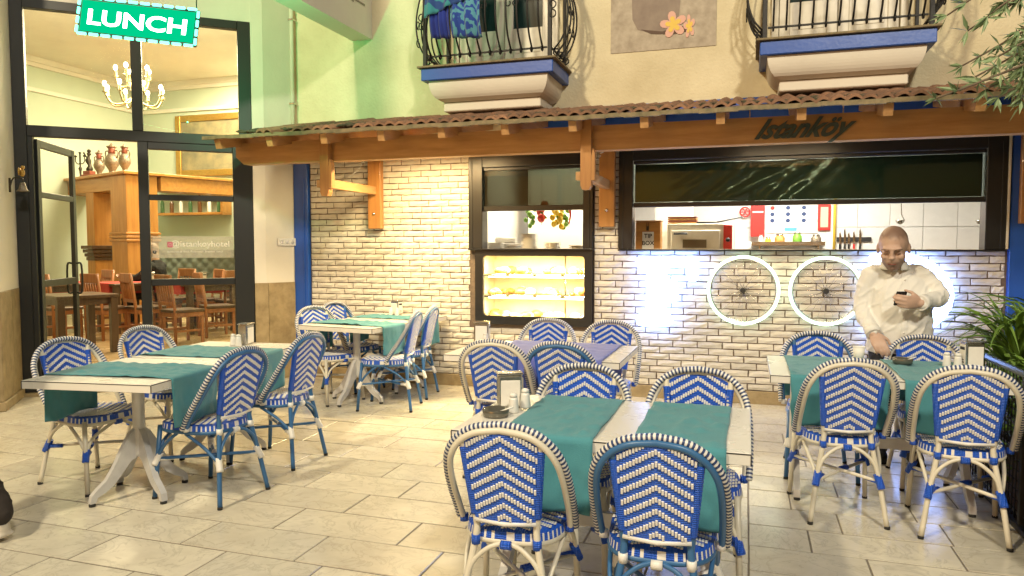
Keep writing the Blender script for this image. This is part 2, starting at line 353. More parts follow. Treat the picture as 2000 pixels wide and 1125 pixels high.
# ------------------------------------------------------------------ brick wall
bw = thing('brick_wall', 'cream brick front wall with dark mortar joints below the wooden canopy', 'wall', (0, YW, 0))
back = MB()
for a in [(-4.62, -2.66, 0, 2.45), (-2.66, -1.43, 0, .66), (-1.43, -1.18, 0, 2.45), (-1.18, 2.03, 0, 1.425), (2.03, 6, 0, 2.45), (-2.66, -1.43, 2.372, 2.45), (-1.18, 2.03, 2.366, 2.45)]:
    back.box(a[0], a[1], .016, .2, a[2], a[3])
back.build('mortar_bed', M['mortar'], bw)
MB().bbox(-4.62, 2.06, -.012, .014, 0, .118, .004).build('plinth', M['stone'], bw)
BRK = []
for q in range(8):
    r = random.Random(q); bm = bmesh.new()
    bmesh.ops.create_grid(bm, x_segments=4, y_segments=2, size=.5)
    for v in bm.verts:
        e = abs(v.co.x) > .49 or abs(v.co.y) > .49
        v.co = Vector((v.co.x + (r.uniform(-.012, .012) if e else 0), (.007 if e else 0) + r.uniform(-.0035, .0025), v.co.y + (r.uniform(-.05, .05) if e else 0)))
    ex = bmesh.ops.extrude_edge_only(bm, edges=[e for e in bm.edges if e.is_boundary])
    for g in ex['geom']:
        if isinstance(g, bmesh.types.BMVert): g.co.y = .022
    BRK.append(MB().bm(bm).mesh('brick', M['brick']))
CP, BL = .0625, .226
holes = [(-2.72, -1.425, .655, 2.5), (-1.185, 2.04, 1.415, 2.5)]
brs = []
for c in range(38):
    z0 = .122 + c * CP; z1 = z0 + CP
    if z1 > 2.47: break
    segs = [(-4.61, 2.05)]
    for h in holes:
        if z1 > h[2] + .02 and z0 < h[3]:
            segs = [t for s in segs for t in ((s[0], min(s[1], h[0])), (max(s[0], h[1]), s[1])) if t[1] - t[0] > .02]
    off = (c % 2) * BL / 2 + random.Random(c).uniform(-.03, .03)
    k0 = int(-5 / BL) - 2
    for s in segs:
        for k in range(k0, 16):
            a = max(k * BL + off, s[0]); b = min((k + 1) * BL + off, s[1])
            if b - a > .03: brs.append(((a + b) / 2, (z0 + z1) / 2, b - a - .011))
brs.sort(key=lambda b: -b[2] / proj((b[0], YW, b[1]))[2] ** 2)
rest = MB()
for i, b in enumerate(brs):
    me = BRK[rnd.randrange(8)]; s = (b[2], 1, .0525); dy = rnd.uniform(-.002, .003)
    if i < 300:
        inst(me, 'brick', bw, (b[0], dy, b[1]), s)
    else:
        rest.add([(v.co.x * s[0] + b[0], v.co.y + dy, v.co.z * s[2] + b[1]) for v in me.vertices], [list(p.vertices) for p in me.polygons])
tag(rest.build('brick_field', M['brick'], bw), kind='stuff')
# upper plaster wall
uw = thing('plaster_wall', 'rough cream plaster upper wall above the tiled canopy', 'wall', (0, YW, 0))
MB().box(-4.85, 7, 0, .22, 2.452, 6.2).build('wall_face', M['plaster'], uw)
MB().box(-2.0, 2.6, -.012, -.001, 2.47, 2.80).build('blue_band', M['bluepaint'], uw)
# blue door posts at each end of the brick wall
for lab, x0, x1 in (('narrow cobalt blue post left of the brick wall', -4.80, -4.622), ('cobalt blue post at the right end of the brick wall', 2.062, 2.42)):
    t = thing('blue_post', lab, 'post', ((x0 + x1) / 2, YW, 0), 0, 'blue posts of the brick wall'); hw = (x1 - x0) / 2
    MB().bbox(-hw, hw, -.035, .1, 0, 2.46, .006).build('post_board', M['bluepaint'], t)
    MB().bbox(hw * .45, hw * .55, -.045, -.0352, 0.12, 2.2, .002).build('cover_strip', M['bluepaint'], t)
# ------------------------------------------------------------------ glazed restaurant front (its own frame: x along the glass, y into the room)
GA = R(40); P0 = Vector((-6.69, 5.30, 0))
gu = Vector((math.cos(GA), math.sin(GA), 0)); gv = Vector((-math.sin(GA), math.cos(GA), 0))
def G(u, v, z): return P0 + gu * u + gv * v + Vector((0, 0, z))
gf = thing('restaurant_glass_front', 'black framed glass front of the restaurant with an open door', 'glass front', P0, GA)
fr = MB()
def bar(u0, u1, z0, z1, d=.045): fr.bbox(u0, u1, -d, d, z0, z1, .004)
bar(-.02, .09, 0, 3.81); bar(1.93, 2.127, 0, 2.512, .05); bar(2.0, 2.127, 2.512, 3.81, .05); bar(.09, 2.0, 3.725, 3.81)
bar(.09, 2.0, 2.512, 2.617, .048); bar(.996, 1.093, 2.617, 3.725); bar(1.035, 1.129, 0, 2.512, .046); bar(.09, .135, 0, 2.512)
bar(1.129, 1.93, 1.926, 1.983, .04); bar(1.129, 1.93, 1.05, 1.118, .04); bar(1.129, 1.93, 0, .11, .04); bar(1.129, 1.93, 2.44, 2.512, .04)
fr.build('frame', M['black'], gf)
for u0, u1, z0, z1 in [(.09, .996, 2.617, 3.725), (1.093, 2.0, 2.617, 3.725), (1.129, 1.93, 1.983, 2.44), (1.129, 1.93, 1.118, 1.926), (1.129, 1.93, .11, 1.05)]:
    MB().box(u0, u1, -.004, .002, z0, z1).build('pane', M['glass'], gf)
MB().bbox(-.02, 2.13, -.12, .2, -.005, .03, .004).build('threshold', M['stone'], gf)
# printed band on the middle pane
M['frost'] = mat('frosted_film', (.55, .52, .42), .6); 
M['frost'].node_tree.nodes['Principled BSDF'].inputs['Alpha'].default_value = .38
fb = MB().box(1.135, 1.925, -.0062, -.0045, 1.335, 1.56).build('frosted_band', M['frost'], gf)
mt = MB(); text_mb(mt, '@istankoyhotel', .085, face_to((1.60, -.0075, 1.478), (1, 0, 0)), .0003, xs=1.05)
text_mb(mt, 'Restaurant & Hotel  Reservation  Breakfast  Lunch', .026, face_to((1.55, -.0075, 1.40), (1, 0, 0)), .0003)
mt.build('lettering', M['paper'], fb)
mi = MB(); mi.bbox(1.285, 1.335, -.0085, -.0065, 1.445, 1.50, .0005)
mi.build('icon', mat('pink_icon', (.50, .10, .16), .5), fb)
mi = MB().tube([(1.31 + .013 * math.cos(a * .5236), -.0095, 1.472 + .013 * math.sin(a * .5236)) for a in range(12)], .002, 5, closed=True); mi.build('icon_ring', M['paper'], fb)
mi = MB().lathe([(.017, 0), (.017, .002)], 16, (1.165, -.0095, 1.395), M=Matrix.Rotation(R(90), 4, 'X')); text_mb(mi, 'f', .035, face_to((1.166, -.013, 1.396), (1, 0, 0)), .0004, 1)
mi.build('round_icon', [M['black'], M['paper']], fb)
# open door leaf
lf = bpy.data.objects.new('door_leaf', None); COL.objects.link(lf); lf.parent = gf; lf.location = (.14, .03, 0); lf.rotation_euler.z = R(78)
MB().bbox(0, .07, -.02, .02, .012, 2.495, .003).bbox(.82, .89, -.02, .02, .012, 2.495, .003).bbox(.07, .82, -.019, .019, 2.42, 2.495, .003).bbox(.07, .82, -.019, .019, .012, .12, .003).bbox(.07, .82, -.019, .019, 1.935, 1.99, .003).bbox(.07, .82, -.019, .019, 1.05, 1.12, .003).build('leaf_frame', M['black'], lf)
for z0, z1 in ((.12, 1.05), (1.12, 1.935), (1.99, 2.42)): MB().add([(.07, 0, z0), (.82, 0, z0), (.82, 0, z1), (.07, 0, z1)], [(0, 1, 2, 3)]).build('pane', M['leafglass'], lf)
MB().tube(catmull([(.84, .02, .95), (.84, .07, .97), (.84, .07, 1.25), (.84, .02, 1.27)], 4), .011, 8).tube(catmull([(.84, -.02, .95), (.84, -.07, .97), (.84, -.07, 1.25), (.84, -.02, 1.27)], 4), .011, 8).build('pull_handle', M['black'], lf)
# stone-faced pilasters
lp = thing('left_pilaster', 'plastered pilaster with travertine base left of the glass front', 'pilaster', P0, GA)
MB().box(-1.6, -.021, -.74, .1, 1.04, 4.6).build('plaster_shaft', M['plaster_s'], lp)
for u0, u1, v0, v1 in ((-1.6, -.8, -.762, .1), (-.797, -.012, -.762, -.35), (-.797, -.012, -.347, -.06)):
    MB().bbox(u0, u1, v0, v1, .085, 1.055, .005).build('stone_slab', M['stone'], lp)
MB().bbox(-1.6, .004, -.78, -.06, 0, .083, .006).build('skirting', M['stone'], lp)
rp = thing('right_pilaster', 'pale pilaster with brown travertine base between glass front and blue post', 'pilaster', (0, 0, 0))
A = G(2.13, -.045, 0); B = G(2.25, -.045, 0); C2 = Vector((-4.803, 7.02, 0)); D2 = Vector((-4.803, 7.3, 0)); E2 = G(2.13, .35, 0)
def vprism(mb, pts, z0, z1):
    n = len(pts); mb.add([(p.x, p.y, z0) for p in pts] + [(p.x, p.y, z1) for p in pts], [list(range(n)), list(range(2 * n - 1, n - 1, -1))] + [[i, (i + 1) % n, (i + 1) % n + n, i + n] for i in range(n)]); return mb
vprism(MB(), [A, B, C2, D2, E2], 1.05, 6.0).build('plaster_shaft', M['plaster_s'], rp)
o1 = -gv * .02
vprism(MB(), [A + o1, B + o1 + gu * .015, B + gv * .05, A + gv * .05], 0, 1.06).build('stone_slab', M['stone'], rp)
dn = (C2 - B).normalized(); nn = Vector((dn.y, -dn.x, 0)) * .018
vprism(MB(), [B + nn + dn * .012, C2 + nn - dn * .002, C2 - nn, B - nn + dn * .012], 0, 1.06).build('stone_slab', M['stone'], rp)
# plaster over the glass front
gw = thing('plaster_lintel', 'plaster wall over the black glass front', 'wall', P0, GA)
MB().box(-.021, 2.13, -.03, .2, 3.812, 6.0).build('lintel_face', M['plaster_s'], gw)
far = thing('facade_wall', 'plain plaster facade running on to the left of the pilaster', 'wall', P0, GA)
MB().box(-7, -1.6, -.1, .1, 0, 6).build('facade_face', M['plaster_s'], far)
# drain pipe and cable in the corner
t = thing('drain_pipe', 'slim painted pipe running down the corner above the canopy', 'pipe', (-4.76, 6.985, 0))
MB().tube([(0, 0, 2.62), (0, 0, 6)], .022, 8).build('pipe', M['plaster_s'], t)
for z in (3.0, 3.9): MB().bbox(-.03, .03, -.028, .045, z, z + .02, .003).build('pipe_clip', M['steel'], t)
# wing wall of the upper floor
wwg = thing('overhead_wing_wall', 'plaster wing wall jutting out overhead with painted fork emblem', 'wall', (-3.935, 0, 0))
MB().box(-.115, .115, 3.6, 7.055, 3.64, 5.2).build('wing_face', M['plaster_s'], wwg)
em = MB(); Mx = Matrix.Translation((.118, 6.42, 4.02)) @ Matrix.Rotation(R(90), 4, 'Y')
em.lathe([(.13, 0), (.13, .002)], 24, (0, 0, 0), M=Mx)
em.build('emblem_ball', mat('orange_print', (.62, .25, .04), .6, var=.5, vscale=8), wwg)
em = MB()
for k in (-1, 0, 1): em.box(.119, .1215, 6.53 + .0, 6.66, 3.945 + k * .03, 3.953 + k * .03)
em.box(.119, .1215, 6.655, 6.67, 3.91, 3.985).box(.119, .1215, 6.67, 6.9, 3.938, 3.957)
em.build('emblem_fork', mat('grey_print', (.25, .22, .18), .6), wwg)
# ------------------------------------------------------------------ canopy
cn = thing('wooden_canopy', 'long pine canopy with clay tile edge over the brick wall', 'canopy', (0, 0, 0))
bp = [(-4.81, 2.46), (-4.81, 2.33), (-4.72, 2.255), (3.6, 2.255), (3.6, 2.46)]
MB().prism(bp, .12, M=Matrix.Translation((0, 6.09, 0))).build('front_beam', M['beam'], cn)
RS = .2
def zt(y): return 2.462 + RS * (y - 5.77)
rx = [-4.77 + .57 * k for k in range(15)]
for i, x in enumerate(rx):
    vs = []
    for y in (5.77, 7.04):
        for dx in (-.032, .032): vs += [(x + dx, y, zt(y) - .088), (x + dx, y, zt(y))]
    vs = [(v[0], v[1] + (.03 if (j in (0, 2)) else 0), v[2]) for j, v in enumerate(vs)]
    MB().add(vs, [(0, 1, 3, 2), (4, 6, 7, 5), (0, 4, 5, 1), (2, 3, 7, 6), (0, 2, 6, 4), (1, 5, 7, 3)]).build('rafter', M['woody'], cn)
for k in range(9):
    y0 = 5.76 + k * .143; y1 = y0 + .14
    MB().add([(x, y, zt(y) + dz) for x in (-4.86, 3.6) for y in (y0, y1) for dz in (.001, .017)], [(0, 1, 3, 2), (4, 6, 7, 5), (0, 4, 5, 1), (2, 3, 7, 6), (0, 2, 6, 4), (1, 5, 7, 3)]).build('roof_board', M['beam'], cn)
ev = MB()
n = 60
for i in range(n):
    x0 = -4.9 + 8.5 * i / n; x1 = x0 + 8.5 / n; dz = .004 * math.sin(i * 1.7)
    ev.box(x0, x1 + .001, 5.725, 5.757, 2.455 + dz, 2.487 + .5 * dz)
ev.build('eave_batten', M['batten'], cn)
TL = []
for q in range(4):
    r = random.Random(40 + q); tm = MB(); ns = 10
    def prof(i): t_ = i / ns; return .030 * abs(math.sin(t_ * 2 * math.pi)) + r.uniform(-.002, .002)
    hz = [prof(i) for i in range(ns + 1)]
    vs = []
    for y in (0, .40):
        for i in range(ns + 1): vs += [((i / ns - .5) * .205, y, hz[i] + .022), ((i / ns - .5) * .205, y, hz[i])]
    W2 = (ns + 1) * 2; fs = []
    for i in range(ns):
        a = 2 * i
        fs += [(a, a + 2, a + 2 + W2, a + W2), (a + 1, a + 1 + W2, a + 3 + W2, a + 3), (a, a + 1, a + 3, a + 2), (a + W2, a + 2 + W2, a + 3 + W2, a + 1 + W2)]
    fs += [(0, W2, W2 + 1, 1), (2 * ns, 2 * ns + 1, 2 * ns + 1 + W2, 2 * ns + W2)]
    TL.append(tm.add(vs, fs).mesh('roof_tile', M['tile']))
for row in range(3):
    for k in range(40):
        x = -4.42 + .203 * k + rnd.uniform(-.006, .006)
        if row == 0 and k in (0, 2, 5): continue
        y = 5.735 + row * .34 + rnd.uniform(-.012, .012); z = zt(y) + .02 + row * .008 + (.006 if k % 2 else 0)
        o = inst(TL[rnd.randrange(4)], 'roof_tile', cn, (x, y, z), rotz=rnd.uniform(-.03, .03) + (rnd.uniform(-.3, .3) if k < 4 else 0))
        o.rotation_euler.x = math.atan(RS) + rnd.uniform(0, .02)
# crumbled mortar and moss along the tile tops
dm = MB(); r = random.Random(8)
for k in range(520):
    x = r.uniform(-4.5, 3.5) if k > 150 else r.uniform(-4.6, -2.6); y = r.uniform(5.80, 6.0); s = r.uniform(.012, .035)
    dm.sphere((x, y, zt(y) + .045 + r.uniform(0, .02)), s, 0, 5, 3, (1.6, 1, .5))
tag(dm.build('mortar_crumbs', M['moss'], cn), kind='stuff')
# brackets that carry the beam
def bracket(x, parent):
    b = bpy.data.objects.new('bracket', None); COL.objects.link(b); b.parent = parent; b.location = (x, 0, 0)
    MB().bbox(-.075, .075, 6.975, 7.052, 1.64, 2.42, .006).build('wall_board', M['woodz'], b)
    MB().bbox(-.03, .03, 6.06, 6.974, 2.0, 2.085, .005).build('arm', M['woody'], b)
    MB().prism([(-.045, 2.5), (-.045, 1.96), (-.03, 1.925), (.03, 1.925), (.045, 1.96), (.045, 2.5)], .07, M=Matrix.Translation((0, 6.018, 0))).build('hanger', M['woodz'], b)
    MB().bbox(-.085, -.046, 6.02, 6.08, 2.005, 2.075, .004).build('peg', M['woody'], b)
    MB().prism([(.046, 2.0), (.075, 2.0), (.075, 2.22), (.06, 2.27), (.046, 2.2)], .06, M=Matrix.Translation((0, 6.02, 0))).build('cheek', M['woodz'], b)
    MB().lathe([(.016, 0), (.016, .01), (.008, .018), (.001, .02)], 10, (0, 6.975, 1.80), M=Matrix.Rotation(R(90), 4, 'X')).build('bolt', M['steel'], b)
for x in (-3.775, -1.29, 2.19): bracket(x, cn)
# script lettering on the beam
sg = thing('script_name_sign', 'dark green script letters of the place name fixed on the canopy beam', 'sign', (.36, 6.075, 2.315))
text_mb(MB(), 'Istanköy', .205, face_to((0, 0, .04), (1, 0, 0)), .008, shear=.7, bold=.006, xs=.95).build('letters', mat('green_letters', (.035, .065, .06), .5, var=.4, vscale=20), sg)
# white chain ties on the brackets
for lab, x in (('loose white plastic chain hanging on the left bracket', -3.9), ('loose white chain beside the serving window bracket', -1.36)):
    ch = MB()
    for k in range(9):
        p = Vector((x - .13 * (8 - k) / 8 * 1.6 + .06, 6.95 - .05 * k / 8, 2.20 + .17 * k / 8 - .03 * math.sin(k / 8 * math.pi)))
        ch.tube([p + Vector((.014 * math.cos(a * R(60)), (.009 * math.sin(a * R(60))) * (k % 2), .009 * math.sin(a * R(60)) * ((k + 1) % 2) + .005 * math.cos(a * R(60)))) for a in range(6)], .0035, 5, closed=True)
    tag(ch.build('chain', M['white']), lab, 'chain')
# triple switch on the pilaster
pt = B.lerp(C2, .72) + nn * .5
sw = thing('switch_plate', 'white triple switch plate on the right pilaster', 'switch', (pt.x, pt.y, 1.46), math.atan2(dn.y, dn.x))
MB().bbox(-.11, .11, -.014, .0, 0, .085, .004).build('plate', M['white'], sw)
for k in (-1, 0, 1): MB().lathe([(.02, 0), (.02, .004), (.012, .006)], 12, (k * .065, -.014, .042), M=Matrix.Rotation(R(90), 4, 'X')).build('socket', M['edge'] if 0 else M['alu'], sw)
# ------------------------------------------------------------------ balconies
def arc_scroll(c, r, t0, t1, ax, n=14, grow=.35):
    out = []
    for k in range(n + 1):
        a = t0 + (t1 - t0) * k / n; rr = r * (1 - grow * 1.6 * k / n) if grow else r
        d = Vector((ax[0] * math.cos(a), ax[1] * math.cos(a), math.sin(a))) * max(rr, r * .25)
        out.append(Vector(c) + d)
    return out
def balcony(x0, label):
    b = thing('balcony', label, 'balcony', (x0, YW, 0), 0, 'wrought iron balconies of the upper floor'); Wd = 1.29; D = .62
    MB().bbox(0, Wd, -D, -.002, 3.02, 3.132, .006).build('blue_slab_edge', M['bluepaint'], b)
    MB().bbox(-.03, Wd + .03, -D - .03, -.002, 3.134, 3.152, .003).build('floor_board', M['batten'], b)
    c = MB(); N = 8; rings = []
    for i in range(N + 1):
        t_ = i / N; ins = .115 * (1 - math.sqrt(max(0, 1 - t_ * t_))); z = 3.018 - .18 * t_
        rings.append([(.06 + ins, -D + .04 + ins, z), (Wd - .06 - ins, -D + .04 + ins, z), (Wd - .06 - ins, -.002, z), (.06 + ins, -.002, z)])
    vs = [v for r_ in rings for v in r_]
    c.add(vs, [[4 * i + k, 4 * i + (k + 1) % 4, 4 * i + 4 + (k + 1) % 4, 4 * i + 4 + k] for i in range(N) for k in range(4)] + [[0, 1, 2, 3], [4 * N + k for k in (3, 2, 1, 0)]], smooth=False)
    c.build('curved_console', M['plaster_s'], b)
    MB().bbox(.16, Wd - .16, -D + .17, -.002, 2.75, 2.836, .008).build('console_plate', M['plaster_s'], b)
    # railing
    def bulge(z): t_ = (z - 3.24) / .85; return .16 * math.sin(math.pi * min(1, max(0, t_)) ** .75) if 0 < t_ < 1 else 0
    zs = [3.24 + .85 * k / 10 for k in range(11)]
    rail = bpy.data.objects.new('railing', None); COL.objects.link(rail); rail.parent = b
    for x in (.035, Wd - .035):
        MB().bbox(x - .018, x + .018, -D + .01, -D + .046, 3.152, 4.2, .003).build('corner_post', M['iron'], rail)
        MB().bbox(x - .014, x + .014, -.05, -.022, 3.152, 4.2, .003).build('wall_post', M['iron'], rail)
    for za in (3.235, 4.092): MB().bbox(.06, Wd - .06, -D + .02, -D + .035, za, za + .015, .002).build('rail', M['iron'], rail)
    for s_, x in ((-1, .03), (1, Wd - .03)): [MB().bbox(x - .008, x + .008, -D + .05, -.05, za, za + .015, .002).build('rail', M['iron'], rail) for za in (3.235, 4.092)]
    nb = 12
    for k in range(nb):
        x = .10 + (Wd - .2) * k / (nb - 1)
        pth = [(x, -D + .02 - bulge(z), z) for z in zs]
        hook = [Vector((x, -D + .025 + .022 * math.cos(a) - .022, 3.235 + .022 * math.sin(a) - .004)) for a in [R(20 - 40 * j) for j in range(7)]]
        MB().tube(catmull(pth, 2), .0085, 6).tube(hook, .008, 5).build('baluster', M['iron'], rail)
    for s_, xs in ((-1, .03), (1, Wd - .03)):
        for k in range(4):
            y = -D + .13 + k * .12
            pth = [(xs + s_ * bulge(z) * .85, y, z) for z in zs]
            crl = [Vector((xs + s_ * (.03 + .03 * math.cos(a)), y, 3.22 + .03 * math.sin(a))) for a in [R(150 + 45 * j) for j in range(9)]]
            MB().tube(catmull(pth, 2), .0085, 6).tube(crl, .007, 5).build('side_baluster', M['iron'], rail)
        crl = MB()
        for zc, up_ in ((3.60, 1), (3.42, -1)):
            for q in (-1, 1):
                crl.tube(arc_scroll((xs + s_ * .14, -D + .25 + q * .06, zc), .045, R(-90 * up_), R(240) * up_ , (0, q)), .006, 5)
        for q in (-1, 1): crl.tube(arc_scroll((xs + s_ * .02, -D + .01, 3.57 + q * .045), .04, R(-90 * q), R(230) * q, (s_, 0)), .006, 5)
        crl.build('scroll', M['iron'], rail)
    for k in (2.5, 5.5, 8.5):
        x = .10 + (Wd - .2) * k / (nb - 1); cr = MB()
        for q in (-1, 1):
            for h in (-1, 1): cr.tube(arc_scroll((x + q * .03, -D - .125, 3.66 + h * .045), .036, R(-90 * h), R(230) * h, (q, 0)), .006, 5)
        cr.build('scroll', M['iron'], rail)
    # french door behind
    d = bpy.data.objects.new('balcony_door', None); COL.objects.link(d); d.parent = b
    MB().bbox(.10, .16, -.05, -.003, 3.154, 5.2, .004).bbox(Wd - .16, Wd - .10, -.05, -.003, 3.154, 5.2, .004).bbox(.16, Wd - .16, -.05, -.003, 5.12, 5.2, .004).build('door_frame', M['cream'], d)
    for k in range(2):
        xa = .165 + k * (Wd - .33) / 2; xb = xa + (Wd - .33) / 2 - .006
        MB().bbox(xa, xa + .085, -.04, -.004, 3.158, 5.1, .004).bbox(xb - .085, xb, -.04, -.004, 3.158, 5.1, .004).bbox(xa + .085, xb - .085, -.036, -.004, 3.158, 3.60, .004).build('door_leaf', M['cream'], d)
        MB().bbox(xa + .11, xb - .11, -.042, -.037, 3.36, 3.57, .002).bbox(xa + .11, xb - .11, -.042, -.037, 3.19, 3.27, .002).build('door_panel', M['cream'], d)
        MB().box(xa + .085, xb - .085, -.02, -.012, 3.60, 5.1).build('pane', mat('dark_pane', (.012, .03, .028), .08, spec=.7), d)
    return b
b1 = balcony(-2.975, 'wrought iron balcony with blue towels and painted blue slab edge')
b2 = balcony(.07, 'wrought iron balcony near the olive tree with bare railing')
def towel_mat(name, a, b, sc_):
    m = mat(name, a, .9, sheen=.3); t = m.node_tree; N = t.nodes.new; L = t.links.new
    tc = N('ShaderNodeTexCoord'); wv = N('ShaderNodeTexWave'); wv.wave_type = 'RINGS'; wv.inputs['Scale'].default_value = sc_; wv.inputs['Distortion'].default_value = 9; wv.inputs['Detail Scale'].default_value = 1.4
    L(tc.outputs['Object'], wv.inputs['Vector']); cr = N('ShaderNodeValToRGB'); cr.color_ramp.interpolation = 'EASE'
    cr.color_ramp.elements[0].position = .42; cr.color_ramp.elements[1].position = .55; cr.color_ramp.elements[0].color = (*a, 1); cr.color_ramp.elements[1].color = (*b, 1)
    L(wv.outputs['Fac'], cr.inputs[0]); L(cr.outputs[0], t.nodes['Principled BSDF'].inputs['Base Color']); return m
def towel(x0, x1, zb, zb2, yo, m, label):
    def fn(u, v):
        x = x0 + (x1 - x0) * u; z = 4.14 + (zb + (zb2 - zb) * u - 4.14) * v
        y = YW - .62 - .19 * math.sin(math.pi * min(1, max(0, (z - 3.24) / .85)) ** .75) - yo + .018 * math.sin(u * 14 + v * 3) * v + .01 * math.sin(u * 31)
        return (x, y, z)
    o = MB().grid(fn, 26, 22).build('towel', m); md = o.modifiers.new('s', 'SOLIDIFY'); md.thickness = .008
    return tag(o, label, 'towel')
towel(-2.83, -2.42, 3.52, 3.66, .045, towel_mat('turquoise_towel', (.03, .22, .26), (.012, .05, .20), 2.2), 'turquoise towel with blue motif hung over the balcony rail')
towel(-2.80, -2.60, 3.36, 3.35, .015, mat('blue_towel', (.01, .03, .28), .9, var=.5, vscale=6, sheen=.3), 'plain dark blue towel hanging below the turquoise one')
towel(-2.59, -2.30, 3.35, 3.33, .02, towel_mat('swirl_towel', (.012, .05, .30), (.08, .28, .38), 7), 'blue towel with pale swirl pattern on the balcony rail')
# printed picture on the plaster wall
ps = thing('wall_poster', 'sand coloured print of a smooth stone and frangipani flowers between the balconies', 'poster', (-.79, YW, 3.29))
MB().box(-.485, .485, -.008, -.002, 0, .95).build('print', mat('sand_print', (.46, .40, .31), .6, var=.9, vscale=9, col2=(.27, .22, .16), detail=8), ps)
st = MB(); pts = [(-.22 + .0, .2)] ; ol = [(-.24, .95), (-.26, .6), (-.25, .3), (-.2, .2), (-.05, .155), (.1, .18), (.17, .24), (.19, .4), (.2, .95)]
st.prism([(x - .03, z) for x, z in ol], .002, M=Matrix.Translation((0, -.0105, 0))); st.build('printed_stone', mat('stone_print', (.20, .15, .12), .6, var=.6, vscale=7, col2=(.32, .26, .20)), ps)
st = MB(); st.prism([(-.2 + .0, .2), (-.1, .15), (.1, .13), (.28, .15), (.18, .2), (.0, .165)], .0015, M=Matrix.Translation((0, -.0122, 0))); st.build('printed_shadow', mat('brown_print', (.10, .06, .04), .7), ps)
def flower(cx, cz, r, sq):
    pet = MB()
    for k in range(5):
        a = R(90 + 72 * k + 10); ax = Vector((math.cos(a) * sq, math.sin(a))); px = Vector((-math.sin(a) * sq, math.cos(a)))
        ol = []
        for j in range(13):
            t_ = j / 12 * 2 * math.pi; rr = .5 * r * (1 - math.cos(t_)); wdt = .36 * r * math.sin(t_) * (.6 + .4 * (1 - math.cos(t_)) / 2)
            ol.append((cx + ax.x * rr + px.x * wdt, cz + ax.y * rr + px.y * wdt))
        ol = ol[:-1]
        pet.prism(ol, .001, 0, Matrix.Translation((0, -.0148 - .0006 * k, 0)))
        ol2 = [(cx + (x - cx) * .6, cz + (z - cz) * .6) for x, z in ol]
        pet.prism(ol2, .001, 1, Matrix.Translation((0, -.0185 - .0004 * k, 0)))
    pet.build('printed_flower', [mat('petal_pink', (.66, .38, .30), .6), mat('petal_yellow', (.72, .50, .08), .6)], ps)
flower(.10, .22, .125, 1); flower(.245, .19, .11, .5)
# ================================================================== SERVING WINDOWS, KITCHEN, SIGNS
def sash_window(name, label, x0, x1, z0, z1, xi0, xi1, zr0, zr1, zg, cat='window'):
    t = thing(name, label, cat, (0, YW, 0))
    MB().bbox(x0, xi0, -.045, .12, z0, z1, .004).bbox(xi1, x1, -.045, .12, z0, z1, .004).bbox(xi0, xi1, -.045, .12, zg + .03, z1, .004).build('frame', M['anthracite'], t)
    MB().bbox(x0 - .005, x1 + .005, -.055, .14, z0 - .016, z0 - .001, .003).build('sill', M['anthracite'], t)
    s = MB().bbox(xi0 + .003, xi1 - .003, -.02, .03, zr0, zr1, .004).bbox(xi0 + .003, xi1 - .003, -.018, .028, zg, zg + .028, .003).build('sash_rail', M['anthracite'], t)
    MB().box(xi0, xi1, .0, .006, zr1, zg).build('pane', M['glassdark'] if x0 < -2 else M['glassmid'], s)
    MB().bbox(x0 + .03, x0 + .042, -.052, -.046, z0, z1 - .05, .001).bbox(x1 - .042, x1 - .03, -.052, -.046, z0, z1 - .05, .001).build('guide_strip', M['black'], t)
    return t
w1 = sash_window('plate_hatch_window', 'narrow dark framed sash window above the pastry case', -2.72, -1.432, 1.432, 2.372, -2.57, -1.53, 1.811, 1.862, 2.22)
w2 = sash_window('kitchen_serving_window', 'wide dark framed serving window opening on to the kitchen', -1.18, 2.03, 1.427, 2.364, -1.048, 1.88, 1.825, 1.868, 2.235)
MB().bbox(2.031, 2.05, -.05, -.01, 1.43, 2.37, .003).bbox(-1.18, 2.05, -.05, -.01, 2.366, 2.376, .002).build('light_trim', M['cream'], w2)
def film(u, v):
    x = -1.04 + 2.91 * u; z = 1.875 + .36 * v
    k = max(0, 1 - abs(u - .38) / .28)
    y = .055 + .05 * k * (abs(noise.noise(Vector((x * 4 - z * 5, z * 2, 3)))) * 2 - .5) + .022 * k * noise.noise(Vector((x * 13 + z * 9, z * 11, 1)))
    return (x, y, z)
MB().grid(film, 90, 16).build('plastic_film', mat('dark_plastic_film', (.020, .048, .043), .18, spec=.6), w2)
# kitchen room
kt = thing('kitchen_room', 'white tiled kitchen behind the serving window', 'room', (0, 0, 0))
MB().box(-2.78, 3.1, 9.9, 10.0, 0, 2.75).box(-2.9, -2.78, 7.27, 10, 0, 2.75).box(3.1, 3.2, 7.27, 10, 0, 2.75).build('room_wall', M['white'], kt)
MB().box(-2.9, 3.2, 7.27, 10, 2.75, 2.85).build('room_ceiling', M['white'], kt)
MB().box(-2.9, 3.2, 7.27, 10, -.02, .004).build('room_floor', M['grout'], kt)
km = MB().bbox(-.5, .5, 0, .014, -.5, .5, .004).mesh('wall_tile', M['kitchtile'])
for i in range(9):
    for j in range(5): inst(km, 'wall_tile', kt, (.02 + i * .36, 9.884, 1.24 + j * .30), (.355, 1, .295))
MB().bbox(-1.06, -.62, 8.9, 9.0, .9, 2.7, .004).build('side_wall', M['ceil'], kt)
MB().bbox(-2.75, -1.35, 7.30, 7.95, 1.37, 1.415, .004).bbox(-1.1, 2.1, 7.29, 7.75, 1.34, 1.385, .004).bbox(-.9, .9, 8.4, 9.2, 1.20, 1.24, .004).build('counter', M['steel'], kt)
MB().bbox(-2.6, -1.3, 8.75, 8.82, .9, 2.7, .004).build('partition', M['ceil'], kt)
